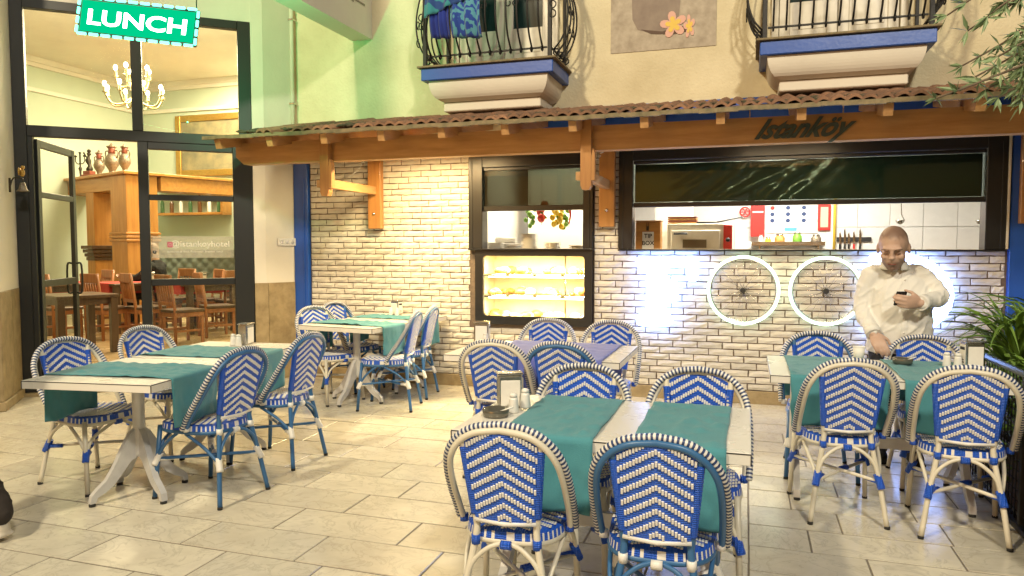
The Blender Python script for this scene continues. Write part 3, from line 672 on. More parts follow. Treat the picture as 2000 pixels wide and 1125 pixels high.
# kitchen light fitting
kl = thing('kitchen_tube_light', 'white fluorescent tube light on the kitchen ceiling', 'light', (.4, 8.5, 2.70))
MB().bbox(-.7, .7, -.05, .05, 0, .045, .004).build('fitting', M['white'], kl)
MB().tube([(-.65, 0, -.02), (.65, 0, -.02)], .016, 10).build('tube', emit('kitchen_tube', (1, .95, .84), 45), kl)
def box_px(mb, px0, px1, py0, py1, Y, d, mi=0, b=.004):
    a = atY(px0, py1, Y); c = atY(px1, py0, Y); mb.bbox(a.x, c.x, Y, Y + d, min(a.z, c.z), max(a.z, c.z), b, mi); return a, c
# tip box
a = atY(1241, 485, 7.46); c = atY(1290, 433, 7.46)
tb = thing('tip_box', 'wooden tip box with paper sign on the serving sill', 'box', ((a.x + c.x) / 2, 7.46, 1.385))
hw = (c.x - a.x) / 2; hh = c.z - 1.385
MB().bbox(-hw, hw, 0, .18, 0, hh, .006).build('box_body', M['oakx'], tb)
MB().bbox(-hw - .004, hw + .004, -.008, .19, hh + .001, hh + .014, .003).build('lid', M['oakx'], tb)
sgn = MB().box(-.055, .06, -.006, -.002, hh * .13, hh * .68).build('paper_sign', M['paper'], tb)
for wd, zf in (('TIP', .545), ('BOX', .32)): text_mb(MB(), wd, .058, face_to((.003, -.008, hh * zf), (1, 0, 0)), .0004, bold=.0012).build('sign_word', M['edge'], sgn)
MB().bbox(-.014, .012, -.02, -.009, hh * .72, hh * .86, .003).tube([(-.01, -.014, hh * .86), (-.01, -.014, hh * .97), (.008, -.014, hh * .97), (.008, -.014, hh * .86)], .003, 6).build('padlock', M['bronze'], tb)
# oven
YO = 8.45; a = atY(1302, 487, YO); c = atY(1432, 436, YO); x0, x1, zt_ = a.x, c.x, c.z; z0 = 1.242
ov = thing('pizza_oven', 'cream deck oven with red control panel on the kitchen counter', 'oven', ((x0 + x1) / 2, YO, z0)); hw = (x1 - x0) / 2; H_ = zt_ - z0
MB().bbox(-hw, hw, 0, .6, 0, H_, .008).build('oven_body', M['cream'], ov)
MB().bbox(-hw * .86, hw * .62, -.02, -.001, H_ * .2, H_ * .84, .006).build('oven_door', M['cream'], ov)
MB().box(-hw * .5, hw * .22, -.026, -.021, H_ * .42, H_ * .62).build('door_glass', mat('oven_glass', (.12, .10, .07), .15), ov)
MB().tube([(-hw * .78, -.04, H_ * .76), (-hw * .36, -.04, H_ * .76)], .012, 8).build('door_handle', M['edge'], ov)
pn = MB().bbox(hw * .72, hw * .98, -.012, -.001, .02, H_ * .96, .003).build('control_panel', M['red'], ov)
for z in (.25, .55): MB().lathe([(.025, 0), (.022, .02), (.001, .022)], 14, (hw * .85, -.013, H_ * z + .03), M=Matrix.Rotation(R(90), 4, 'X')).build('knob', M['edge'], pn)
t = thing('stacked_trays', 'stack of shallow brown baking trays on the oven', 'trays', ((x0 + x1) / 2 - hw * .55, YO + .2, zt_))
for k in range(4): MB().bbox(-.16, .16, -.14, .14, .001 + k * .022, .016 + k * .022, .003).build('tray', M['redbrown'] if k % 2 else M['pastry'], t)
t = MB(); t.lathe([(.001, .004), (.13, .004), (.15, .02), (.155, .02), (.14, .0), (.001, 0)], 20).tube([(.14, 0, .016), (.42, .02, .075)], .009, 6)
tag(t.build('frying_pan', M['edge'], None, ((x0 + x1) / 2 + hw * .1, YO + .2, zt_ + .002)), 'dark frying pan lying on top of the oven', 'pan')
# back wall items
YB = 9.878
def wall_item(name, label, cat, px0, px1, py0, py1, m, d=.05, Y=YB):
    a = atY(px0, py1, Y - d); c = atY(px1, py0, Y - d)
    o = thing(name, label, cat, ((a.x + c.x) / 2, Y, a.z)); hw = (c.x - a.x) / 2; h = c.z - a.z
    MB().bbox(-hw, hw, -d, 0, 0, h, min(.006, d * .3)).build(name + '_body' if name != 'notice_board' else 'board', m, o); return o, hw, h
o, hw, h = wall_item('fire_blanket_box', 'red fire blanket box on the kitchen wall', 'safety box', 1466, 1494, 400, 462, M['red'], .08)
MB().bbox(-hw * .8, hw * .8, -.086, -.081, h * .75, h * .80, .002).build('label_strip', M['paper'], o)
o, hw, h = wall_item('notice_board', 'white kitchen notice with round pictograms', 'notice', 1497, 1598, 398, 456, M['paper'], .012)
for i in range(3):
    for j in range(3):
        x = -hw * .78 + i * hw * .62; z = h * (.88 - j * .22)
        s = MB().lathe([(.026, 0), (.026, .002)], 16, (x, -.0125, z), M=Matrix.Rotation(R(90), 4, 'X')); s.build('pictogram', M['red'] if (i, j) == (0, 0) else M['navy'], o)
        MB().box(x + .05, x + .19, -.0135, -.0125, z - .004, z + .010).box(x + .05, x + .16, -.0135, -.0125, z - .02, z - .01).build('caption', mat('grey_caption', (.45, .45, .45), .7), o)
MB().box(-.09, .06, -.0135, -.0125, h * .08, h * .2).build('blue_label', mat('sky_blue_label', (.08, .30, .62), .6), o)
o, hw, h = wall_item('framed_notice', 'red framed notice beside the yellow pipe', 'notice', 1597, 1623, 398, 450, M['red'], .03)
MB().box(-hw * .6, hw * .6, -.034, -.031, h * .12, h * .88).build('inlay', mat('peach_paper', (.72, .45, .33), .7), o)
p = atY(1630, 440, YB - .03)
tag(MB().tube([(0, 0, 0), (0, 0, 1.5)], .018, 10).tube([(0, -.02, 1.2), (0, -.06, 1.2)], .022, 8).build('gas_pipe', mat('yellow_pipe', (.62, .42, .05), .4), None, (p.x, YB - .03, 1.2)), 'yellow gas pipe with valve on the kitchen wall', 'pipe')
p = atY(1455, 414, YB - .04)
t = MB().tube([(.06 * math.cos(a * R(30)), 0, .06 * math.sin(a * R(30))) for a in range(12)], .01, 6, closed=True)
for k in range(3): t.tube([(.06 * math.cos(k * R(60)), 0, .06 * math.sin(k * R(60))), (-.06 * math.cos(k * R(60)), 0, -.06 * math.sin(k * R(60)))], .006, 5)
t.tube([(0, 0, 0), (0, .04, 0)], .012, 8)
tag(t.build('valve_wheel', M['red'], None, (p.x, YB - .04, p.z)), 'small red valve wheel on the kitchen wall', 'valve')
# shelf with jars
a = atY(1468, 480, 9.55); c = atY(1612, 470, 9.55)
sh = thing('spice_shelf', 'steel shelf carrying jars on the kitchen back wall', 'shelf', ((a.x + c.x) / 2, 9.55, a.z)); hw = (c.x - a.x) / 2
MB().bbox(-hw, hw, 0, .33, 0, .025, .003).bbox(-hw, hw, -.012, -.001, 0, .05, .002).build('shelf_board', M['steel'], sh)
for s in (-1, 1): MB().prism([(0, 0), (0, -.15), (.02, -.15), (.02, 0)], .3, M=Matrix.Translation((s * hw * .8, .02, 0))).build('bracket', M['steel'], sh)
zj = a.z + .026
for px, rr, hh, m, lab in ((1486, .03, .11, M['porcelain'], 'white spice shaker on the shelf beside the red box'), (1500, .035, .08, M['yellow'], 'yellow tin on the kitchen shelf'), (1523, .06, .12, M['pastry'], 'round amber jar on the kitchen shelf'), (1557, .055, .14, M['greenfruit'], 'tall jar of green herbs with lid'), (1594, .06, .11, M['silver'], 'wide glass jar at the right end of the shelf')):
    p = atY(px, 470, 9.62); j = thing('jar', lab, 'jar', (p.x, 9.62, zj), 0, 'jars on the kitchen shelf')
    MB().lathe([(rr * .8, 0), (rr, .01), (rr, hh * .6), (rr * .65, hh * .82), (rr * .65, hh * .86)], 14).build('jar_body', m, j)
    MB().lathe([(rr * .72, hh * .862), (rr * .72, hh), (.001, hh)], 14).build('lid', M['steel'], j)
# knives
a = atY(1634, 472, YB - .02); c = atY(1702, 463, YB - .02)
ks = thing('knife_strip', 'black magnetic strip on the kitchen wall', 'knife strip', ((a.x + c.x) / 2, YB, a.z))
MB().bbox(-(c.x - a.x) / 2, (c.x - a.x) / 2, -.02, 0, 0, c.z - a.z, .004).build('strip', M['edge'], ks)
for i, (px, L) in enumerate(((1641, .16), (1650, .20), (1658, .15), (1668, .17), (1680, .20))):
    p = atY(px, 468, YB - .03); k = thing('kitchen_knife', ['narrow knife at the left end of the magnetic strip', 'long knife second on the magnetic strip', 'short knife in the middle of the magnetic strip', 'red handled knife on the magnetic strip', 'broad knife at the right of the magnetic strip'][i], 'knife', (p.x, YB - .024, a.z - .09), 0, 'knives on the magnetic strip')
    MB().prism([(-.012, .06), (.014, .06), (.014, .06 + L * .5), (0, .06 + L), (-.012, .06 + L * .8)], .002).build('blade', M['steel'], k)
    MB().bbox(-.012, .012, -.006, .008, -.02, .06, .004).build('handle', M['red'] if i == 3 else M['edge'], k)
for px, lab in ((1758, 'steel ladle hanging above the man in the kitchen'), (1915, 'steel ladle hanging at the right end of the serving window')):
    p = atY(px, 430, 8.6); t = thing('ladle', lab, 'ladle', (p.x, 8.6, p.z), 0, 'ladles hanging in the kitchen')
    pr = [(.045 * math.sin(R(a)), -.045 * math.cos(R(a))) for a in range(0, 91, 15)]
    MB().lathe([(max(a, .0008), b) for a, b in pr], 14).build('bowl', M['steel'], t); MB().tube([(.04, 0, 0), (.012, 0, .06), (0, 0, .30), (0, 0, 2.749 - p.z)], .005, 6).build('handle', M['steel'], t)
# plates on the hatch counter
r = random.Random(5)
PL = MB().lathe([(.001, .0), (.07, .0), (.075, .004), (.118, .014), (.118, .017), (.07, .007), (.001, .006)], 20).mesh('plate', M['porcelain'])
for px, n, lab, Y in ((968, 5, 'low stack of white plates at the left of the hatch', 7.5), (1003, 3, 'short stack of white plates left of the tall stack', 7.6), (1034, 11, 'tall stack of white plates in the hatch', 7.48), (1079, 5, 'stack of white plates right of the tall stack', 7.5), (1128, 3, 'small stack of plates at the right end of the hatch', 7.6)):
    p = atY(px, 483, Y); t = thing('plate_stack', lab, 'plates', (p.x, Y, 1.416), 0, 'plate stacks in the hatch')
    for k in range(n): inst(PL, 'plate', t, (r.uniform(-.003, .003), 0, k * .0155), (.8, .8, 1))
p = atY(985, 455, 7.75); tag(MB().tube([(-.1, 0, .034), (.12, .05, .034)], .034, 14).tube([(-.1021, 0, .034), (-.1005, 0, .034)], .02, 12, 1).build('paper_roll', [M['paper'], M['edge']], None, (p.x, 7.75, 1.49)), 'white paper roll lying behind the plates', 'paper roll')
tag(MB().bbox(-.2, .2, -.1, .1, 0, .073, .006).build('small_crate', M['white'], None, (p.x + .03, 7.77, 1.4155)), 'small white crate under the paper roll', 'crate')
def garland(px, py, Y, kind, n, sp, rad, lab, m):
    p = atY(px, py, Y); t = thing('hanging_' + kind, lab, 'hanging produce', (p.x, Y, p.z))
    MB().tube([(0, 0, -.12), (0, 0, 2.749 - p.z)], .003, 5).build('string', M['greenfruit'], t)
    for k in range(n):
        a = k * 2.4; q = (sp * math.cos(a), sp * math.sin(a), .10 - .22 * k / n)
        MB().sphere(q, rad, 0, 9, 6, (1, 1, 1.15)).build('fruit', m, t)
    for k in range(5):
        a = k * 1.3; c = Vector((.03 * math.cos(a), .03 * math.sin(a), .13 - .04 * k))
        MB().add([c, c + Vector((.03, 0, .02)), c + Vector((.06, 0, -.02)), c + Vector((.03, .01, -.025))], [(0, 1, 2, 3)]).build('leaf', M['leaf'], t)
garland(1035, 425, 7.85, 'limes', 7, .045, .026, 'string of green fruit hanging left in the hatch', M['greenfruit'])
garland(1058, 418, 7.85, 'tomato', 3, .03, .045, 'red tomatoes hanging in the hatch', M['redfruit'])
garland(1088, 425, 7.8, 'lemons', 9, .05, .032, 'bunch of yellow lemons hanging in the hatch', M['yellow'])
garland(1101, 428, 7.95, 'peppers', 7, .04, .026, 'green peppers hanging behind the lemons', M['greenfruit'])
p = atY(1113, 425, 7.85); t = thing('hanging_chilli', 'long red chilli hanging at the right of the hatch', 'hanging produce', (p.x, 7.85, p.z))
MB().tube(catmull([(0, 0, .09), (.006, 0, .03), (-.004, 0, -.05), (-.012, 0, -.11)], 4), [.016 - .0012 * k for k in range(13)], 7).build('pod', M['redfruit'], t); MB().tube([(0, 0, .09), (0, 0, 2.749 - p.z)], .003, 5).build('string', M['greenfruit'], t)
# ------------------------------------------------------------------ pastry case
pc = thing('pastry_case', 'black framed pastry display case lit warm yellow from inside', 'display case', (-2.045, YW, .66))
hw, H_ = .61, .765
def rrect(x0, x1, z0, z1, r_, n=5):
    o = []
    for cx, cz, a0 in ((x1 - r_, z1 - r_, 0), (x0 + r_, z1 - r_, 90), (x0 + r_, z0 + r_, 180), (x1 - r_, z0 + r_, 270)):
        for k in range(n + 1): a = R(a0 + 90 * k / n); o.append((cx + r_ * math.cos(a), cz + r_ * math.sin(a)))
    return o
def ring_frame(mb, o, i, y0, y1):
    n = len(o); vs = [(x, y0, z) for x, z in o] + [(x, y0, z) for x, z in i] + [(x, y1, z) for x, z in o] + [(x, y1, z) for x, z in i]
    fs = []
    for k in range(n):
        j = (k + 1) % n
        fs += [(k, j, n + j, n + k), (2 * n + k, 3 * n + k, 3 * n + j, 2 * n + j), (n + k, n + j, 3 * n + j, 3 * n + k), (k, 2 * n + k, 2 * n + j, j)]
    mb.add(vs, fs); return mb
inn = (-.525, .53, .088, .698)
ring_frame(MB(), rrect(-hw, hw, .002, H_ - .002, .008), rrect(*inn, .035), -.03, .02).build('front_frame', M['anthracite'], pc)
MB().box(*inn[:2], -.012, -.006, *inn[2:]).build('front_glass', M['clear'], pc)
wc = mat('case_lining', (.82, .72, .50), .6, var=.3, vscale=5)
MB().box(-.6, .6, .52, .53, .01, .755).box(-.6, -.59, .021, .52, .01, .755).box(.59, .6, .021, .52, .01, .755).box(-.59, .59, .021, .52, .01, .03).box(-.59, .59, .021, .52, .735, .755).build('lining', wc, pc)
for zc in (.718, .482, .267): MB().tube([(-.5, .07, zc), (.5, .07, zc)], .006, 8).build('lamp_tube', emit('case_tube', (1, .80, .42), 14), pc)
for zz in (.27, .485): MB().box(-.585, .585, .04, .5, zz, zz + .008).build('glass_shelf', M['clear'], pc)
MB().tube([(.26, .3, .03), (.26, .3, .73)], .008, 6).build('shelf_rod', M['steel'], pc)
r = random.Random(11)
for zz in (.031, .279, .494):
    for k in range(4):
        x = -.44 + k * .29; tr = thing('pastry_tray', 'tray', 'tray') if 0 else MB().bbox(x - .125, x + .125, .08, .44, zz, zz + .012, .003).build('tray', M['steel'], pc)
        for q in range(7):
            xx = x + r.uniform(-.085, .085); yy = .13 + .045 * q; hh = r.uniform(.02, .045)
            MB().sphere((xx, yy, zz + .012 + hh * .9), hh, 0, 8, 6, (1.5, 1.1, 1)).build('pastry', M['creamcake'] if r.random() < .45 else (M['yellow'] if (zz < .1 and k > 1) else M['pastry']), tr)
# ------------------------------------------------------------------ lit letters and bicycle wheels
LW = emit('letter_light', (.26, .42, 1.0), 16)
def letter(name, label, pieces, c):
    t = thing(name, label, 'sign letter', (c, YW, 0), 0, 'lit letters of the food sign')
    f = MB(); bk = MB()
    for kind, a in pieces:
        if kind == 'r':
            n = 5; o = rrect(a[0] - c, a[1] - c, a[2], a[3], a[4], 4); f.prism(o, .04, 0, Matrix.Translation((0, -.11, 0)))
        else:
            f.tube([(q[0] - c, -.09, q[1]) for q in a[0]], a[1], 8, flat=.45)
    f.build('lit_face', LW, t)
    for x, z in ((pieces[0][1][0] + .1 - c, .95), (pieces[0][1][0] + .1 - c, .75)): MB().tube([(x, -.07, z), (x, .0, z)], .01, 6).build('stand_off', M['steel'], t)
    return t
letter('letter_f', 'glowing white slab letter F on the brick wall', [('r', (-.90, -.72, .70, 1.34, .02)), ('r', (-1.0, -.43, 1.255, 1.355, .03)), ('r', (-.53, -.432, 1.13, 1.30, .03)), ('r', (-.74, -.61, .93, 1.14, .04)), ('r', (-.995, -.655, .70, .825, .06))], -.8)
dpts = [(1.20 + .4 * math.sin(R(a)), 1.035 + .31 * math.cos(R(a))) for a in range(0, 181, 15)]
letter('letter_d', 'glowing white slab letter D partly hidden behind the man', [('r', (1.10, 1.26, .70, 1.37, .02)), ('t', (dpts, .06)), ('r', (1.0, 1.3, .69, .79, .03)), ('r', (1.0, 1.3, 1.28, 1.38, .03))], 1.3)
WL = emit('wheel_light', (.68, 1.0, .74), 3.6)
for i, (cx, cz, rr) in enumerate(((-.032, 1.052, .308), (.668, 1.058, .298))):
    t = thing('lit_bicycle_wheel', ['lit bicycle wheel as the first letter O next to the F', 'lit bicycle wheel as the second letter O beside the man'][i], 'bicycle wheel', (cx, YW, cz), 0, 'lit bicycle wheels of the food sign')
    MB().tube([(rr * math.cos(R(a)), -.04, rr * math.sin(R(a))) for a in range(0, 360, 6)], .012, 8, closed=True).build('light_tube', WL, t)
    MB().tube([((rr - .02) * math.cos(R(a)), -.03, (rr - .02) * math.sin(R(a))) for a in range(0, 360, 8)], .008, 6, closed=True).build('rim', M['steel'], t)
    MB().lathe([(.02, -.045), (.026, -.01), (.018, .03), (.018, .06)], 12, (0, -.06, 0), M=Matrix.Rotation(R(90), 4, 'X') @ Matrix.Scale(-1, 4, (0, 0, 1))).build('hub', M['edge'], t)
    for k in range(24):
        a = R(15 * k); b = a + R(28 if k % 2 else -28)
        MB().tube([(.02 * math.cos(b), -.045, .02 * math.sin(b)), ((rr - .02) * math.cos(a), -.03, (rr - .02) * math.sin(a))], .0017, 4).build('spoke', M['steel'], t)
# ------------------------------------------------------------------ LED sign hanging before the glass
ld = 5.4
pc0 = atD(269, 42, ld); right = (atD(385, 55, ld) - atD(153, 28.5, ld)).normalized()
upv = (atD(153, -8, ld) - atD(153, 65, ld)); upv = (upv - right * upv.dot(right)).normalized(); nrm = right.cross(upv)
sL = thing('led_lunch_sign', 'green LED sign reading LUNCH hung in front of the glass', 'sign', pc0)
MS = Matrix((right, upv, nrm)).transposed().to_4x4()
wS = 233 * ld / F / 2; hS = 71 * ld / F / 2
def bs(x0, x1, y0, y1, z0, z1, b=.004): return MB().bbox(x0, x1, y0, y1, z0, z1, b, 0, MS)
bs(-wS, wS, -hS, hS, -.03, .0).build('sign_case', M['edge'], sL)
bs(-wS + .02, wS - .02, -hS + .02, hS - .02, .001, .004, .001).build('lit_panel', emit('led_green', (.0, .62, .26), .95), sL)
bs(-wS + .02, wS - .02, -hS + .02, hS - .02, -.036, -.031, .001).build('rear_lit_panel', emit('led_green_back', (.0, .75, .30), .6), sL)
tx = MB(); text_mb(tx, 'LUNCH', hS * 1.16, MS @ Matrix.Translation((0, -.012, .008)), .002, bold=.003, xs=1.42); tx.build('lit_letters', emit('led_white', (.75, 1, .88), 7), sL)
dash = MB()
def dashrow(x0, y0, x1, y1, n):
    for k in range(n):
        a = (k + .12) / n; b = (k + .82) / n
        dash.tube([MS @ Vector((x0 + (x1 - x0) * a, y0 + (y1 - y0) * a, .006)), MS @ Vector((x0 + (x1 - x0) * b, y0 + (y1 - y0) * b, .006))], .010, 6)
dashrow(-wS, hS, wS, hS, 10); dashrow(-wS, -hS, wS, -hS, 10); dashrow(-wS, -hS, -wS, hS, 4); dashrow(wS, -hS, wS, hS, 4)
dash.build('edge_leds', emit('led_edge', (.12, 1, .55), 5), sL)
for s in (-1, 1):
    q = MS @ Vector((s * wS * .95, hS, -.01)); MB().tube([q, q + Vector((0, 0, 1.6))], .004, 5).build('hanging_wire', M['iron'], sL)
# small angel bell on the left pilaster
p = G(-.0, -.36, 0); bl = thing('angel_bell', 'small brass bell with angel figure on the left pilaster', 'bell', (p.x + .01, p.y - .0, 1.98), GA + R(90))
MB().lathe([(.001, .085), (.02, .08), (.028, .05), (.035, .02), (.055, 0), (.05, 0), (.03, .02), (.001, .07)], 16, (-.0, -.10, -.02)).build('bell_cup', M['silver'], bl)
MB().tube(catmull([(0, .0, .02), (0, -.03, .10), (0, -.10, .10), (0, -.10, .062)], 4), .007, 6).tube([(0, 0, -.03), (0, 0, .10)], .010, 6).build('bracket', M['bronze'], bl)
MB().sphere((0, -.10, .15), .028, 0, 10, 7, (.8, .8, 1.3)).sphere((0, -.105, .20), .018, 0, 10, 7).sphere((.03, -.08, .16), .03, 0, 8, 6, (1, .25, 1.2)).sphere((-.03, -.08, .16), .03, 0, 8, 6, (1, .25, 1.2)).build('angel', M['gold'], bl)
# ================================================================== CHAIRS
def stitch(mb, c, al, ac, n, L, Wd, h, mi=0):
    c = Vector(c); a = al * (L / 2); w_ = ac * (Wd / 2); t = n * h
    vs = [c - a - w_, c + a - w_, c + a + w_, c - a + w_, c - a * .82 - w_ * .68 + t, c + a * .82 - w_ * .68 + t, c + a * .82 + w_ * .68 + t, c - a * .82 + w_ * .68 + t]
    mb.add(vs, [(4, 5, 6, 7), (0, 1, 5, 4), (1, 2, 6, 5), (2, 3, 7, 6), (3, 0, 4, 7)], mi)
HC = [(0, -.300, .856), (.092, -.296, .842), (.158, -.284, .803), (.198, -.260, .743), (.214, -.218, .67), (.219, -.158, .58), (.219, -.10, .50), (.216, -.062, .435)]
def hoop_path(off=0, fwd=0, n=6):
    half = catmull(HC, n); full = [Vector((-p.x, p.y, p.z)) for p in half[::-1]][:-1] + half
    if off or fwd:
        out = []
        for i, p in enumerate(full):
            a = full[max(i - 1, 0)]; b = full[min(i + 1, len(full) - 1)]; t = (b - a).normalized()
            o = Vector((t.z, 0, -t.x)); o = o * -1 if o.dot(Vector((p.x, 0, p.z - .55))) < 0 else o
            if abs(t.x) + abs(t.z) < .6: o = Vector((1 if p.x > 0 else -1, 0, 0))
            out.append(p + o.normalized() * off + Vector((0, fwd, 0)))
        return out
    return full
def arch_x(z):
    half = catmull(HC, 12)
    for a, b in zip(half, half[1:]):
        if b.z <= z <= a.z: t = (a.z - z) / max(a.z - b.z, 1e-6); return a.x + (b.x - a.x) * t
    return 0 if z > .85 else .219
def pan_y(z): return -.212 - .075 * (z - .46) / .36
def pan_w(z): return min(.112 + .036 * (z - .46) / .34, arch_x(z) - .008)
def seat_out(a, k=1):
    c, s = math.cos(a), math.sin(a); y = .205 * math.copysign(abs(s) ** .6, s); wx = .197 + .09 * y
    return Vector((wx * math.copysign(abs(c) ** .6, c) * k, y * k, 0))
def make_chair(frame, bind, label, group):
    t = thing('bistro_chair', label, 'chair', (0, 0, 0), 0, group)
    # seat
    s = MB(); NA = 120; NR = 6; o = 0
    s.add([(0, 0, .449)] + [tuple(seat_out(2 * math.pi * k / NA, (j + 1) / NR) + Vector((0, 0, .449 + .006 * ((j + 1) / NR) ** 2 - (.008 if j == NR - 1 else 0)))) for j in range(NR) for k in range(NA)],
          [(0, 1 + k, 1 + (k + 1) % NA) for k in range(NA)] + [(1 + j * NA + k, 1 + (j + 1) * NA + k, 1 + (j + 1) * NA + (k + 1) % NA, 1 + j * NA + (k + 1) % NA) for j in range(NR - 1) for k in range(NA)], 0, True)
    b0 = len(s.v) - NA
    ring2 = [tuple(seat_out(2 * math.pi * k / NA, 1.02) + Vector((0, 0, .418))) for k in range(NA)]; r0 = len(s.v); s.v += ring2
    for k in range(NA): s.f.append([b0 + k, b0 + (k + 1) % NA, r0 + (k + 1) % NA, r0 + k]); s.m.append(1 if k % 3 == 0 else 0); s.sm.append(False)
    s.f.append([r0 + k for k in range(NA)]); s.m.append(0); s.sm.append(False)
    seat = s.build('seat', [M['weave'], M['strand']], t)
    st = MB(); X = Vector((1, 0, 0)); Yv = Vector((0, 1, 0)); Z = Vector((0, 0, 1)); per = .044
    xx = -.205
    while xx < .206:
        k = -14
        while k < 15:
            y = k * per - .62 * abs(xx) + .05
            ang = math.atan2(y / .205, xx / .197); lim = seat_out(ang, .93).length
            if math.hypot(xx, y) < lim * .985 and abs(y) < .19: stitch(st, (xx, y, .4495 + .006 * (math.hypot(xx, y) / .2) ** 2), Yv, X, Z, .021, .0098, .004)
            k += 1
        xx += .0115
    st.build('seat_weave', M['strand'], seat)
    # backrest
    p = MB(); zs = [.492 + (.848 - .492) * j / 22 for j in range(23)]
    for sgn, off in ((1, .0045), (-1, -.0045)):
        p.grid(lambda u, v, off=off: (pan_w(zs[int(round(v * 22))]) * (2 * u - 1), pan_y(zs[int(round(v * 22))]) + off - .012 * (1 - (2 * u - 1) ** 2), zs[int(round(v * 22))]), 8, 22)
    bk = p.build('backrest', M['weave'], t)
    bm_ = MB(); sl = Vector((0, -.208, 1)).normalized(); nf = Vector((0, 1, .2)).normalized()
    for sgn in (1, -1):
        xx = -.15
        while xx < .151:
            for k in range(-2, 14):
                z = .46 + k * .0435 - .60 * abs(xx) + (.018 if True else 0)
                if z < .503 or z > .846: continue
                wz = pan_w(z)
                if abs(xx) > wz - .008: continue
                u = xx / wz; y = pan_y(z) - .012 * (1 - u * u) + sgn * .0045
                jr = noise.noise(Vector((xx * 90, z * 90, sgn))); stitch(bm_, (xx + .0012 * jr, y, z + .0018 * noise.noise(Vector((xx * 70, z * 50, 9)))), (sl + X * .12 * jr).normalized(), X, nf * sgn, .0205 + .003 * jr, .0094, .0042 + .001 * jr)
            xx += .0108
    bm_.build('backrest_weave', M['strand'], bk)
    MB().tube([(-.118, -.222, .494), (0, -.236, .488), (.118, -.222, .494)], .009, 8).build('lower_rail', M['strand'], t)
    # hoop with striped wrapping
    hp = MB().tube(hoop_path(0, -.004), .0125, 8).build('back_hoop', frame, t)
    path = hoop_path(.0175, .010, 14); Ls = [0]
    for a, b in zip(path, path[1:]): Ls.append(Ls[-1] + (b - a).length)
    nb = 150; bl_ = Ls[-1] / nb; pts = []; rs = []
    def at(s_):
        import bisect
        i = min(max(bisect.bisect_right(Ls, s_) - 1, 0), len(path) - 2); return path[i].lerp(path[i + 1], (s_ - Ls[i]) / max(Ls[i + 1] - Ls[i], 1e-9))
    for k in range(nb):
        pts += [at(k * bl_), at((k + .5) * bl_)]; rs += [.0125, .0160]
    MB().tube(pts, rs, 8, mif=lambda i: 1 if (i // 2) % 2 else 0).build('striped_wrap', [M['strand'], M['navy']], hp)
    # legs and posts
    for sx in (-1, 1):
        pth = catmull([(sx * .186, -.272, .012), (sx * .152, -.238, .24), (sx * .118, -.21, .43), (sx * .120, -.214, .52), (sx * .146, -.276, .79), (sx * .150, -.286, .818)], 5)
        lg = MB().tube(pth, .0135, 8).build('leg', frame, t)
        MB().lathe([(.0145, 0), (.0145, .014), (.013, .016)], 10, (sx * .187, -.273, 0)).build('foot_cap', M['rubber'], lg)
        wp = catmull([(sx * .120, -.214, .515), (sx * .133, -.246, .65), (sx * .146, -.276, .785)], 16)
        MB().tube(wp, [.0155 + .0012 * (i % 2) for i in range(len(wp))], 8).build('post_wrap', M['weave'], lg)
        lg = MB().tube([(sx * .206, .205, .012), (sx * .188, .168, .43)], .0135, 8).build('leg', frame, t)
        MB().lathe([(.0145, 0), (.0145, .014), (.013, .016)], 10, (sx * .2065, .206, 0)).build('foot_cap', M['rubber'], lg)
    MB().tube([seat_out(2 * math.pi * k / 32, .985) + Vector((0, 0, .408)) for k in range(32)], .0125, 8, closed=True).build('seat_ring', frame, t)
    br = MB()
    for sx in (-1, 1):
        br.tube(catmull([(sx * .152, -.238, .245), (sx * .125, -.232, .33), (sx * .07, -.222, .385), (sx * .015, -.208, .405)], 5), .0095, 7)
        br.tube(catmull([(sx * .152, -.238, .245), (sx * .175, -.15, .33), (sx * .19, -.03, .40)], 5), .0095, 7)
        br.tube(catmull([(sx * .196, .185, .245), (sx * .196, .12, .33), (sx * .192, .03, .40)], 5), .0095, 7)
        br.tube(catmull([(sx * .196, .185, .245), (sx * .15, .188, .33), (sx * .03, .2, .40)], 5), .0095, 7)
    br.build('curved_brace', frame, t)
    MB().tube([(-.152, -.238, .228), (.196, .185, .228)], .0095, 7).tube([(.152, -.238, .236), (-.196, .185, .236)], .0095, 7).build('cross_stretcher', frame, t)
    def bind1(pth, r_): MB().tube(pth, r_, 8).build('binding', bind, t)
    for sx in (-1, 1):
        for x, y in ((sx * .153, -.239), (sx * .1965, .186)):
            bind1([(x * (1 + .02 * (3 - k)), y * (1 + .02 * (3 - k)), .20 + .012 * k) for k in range(7)], [.0185 + .0012 * (k % 2) for k in range(7)])
            d = Vector((-x, -y, 0)).normalized(); bind1([Vector((x, y, .232)) + d * .012, Vector((x, y, .232)) + d * .085], .0125)
        bind1([(sx * .119, -.212, .395), (sx * .119, -.212, .43)], .0175); bind1([(sx * .213, -.066, .42), (sx * .214, -.064, .45)], .0175)
    bind1([(-.02, -.214, .40), (.02, -.214, .40)], .0175); bind1([(-.02, .203, .40), (.02, .203, .40)], .0175); bind1([(.015, -.03, .232), (.055, .01, .232)], .016)
    return t
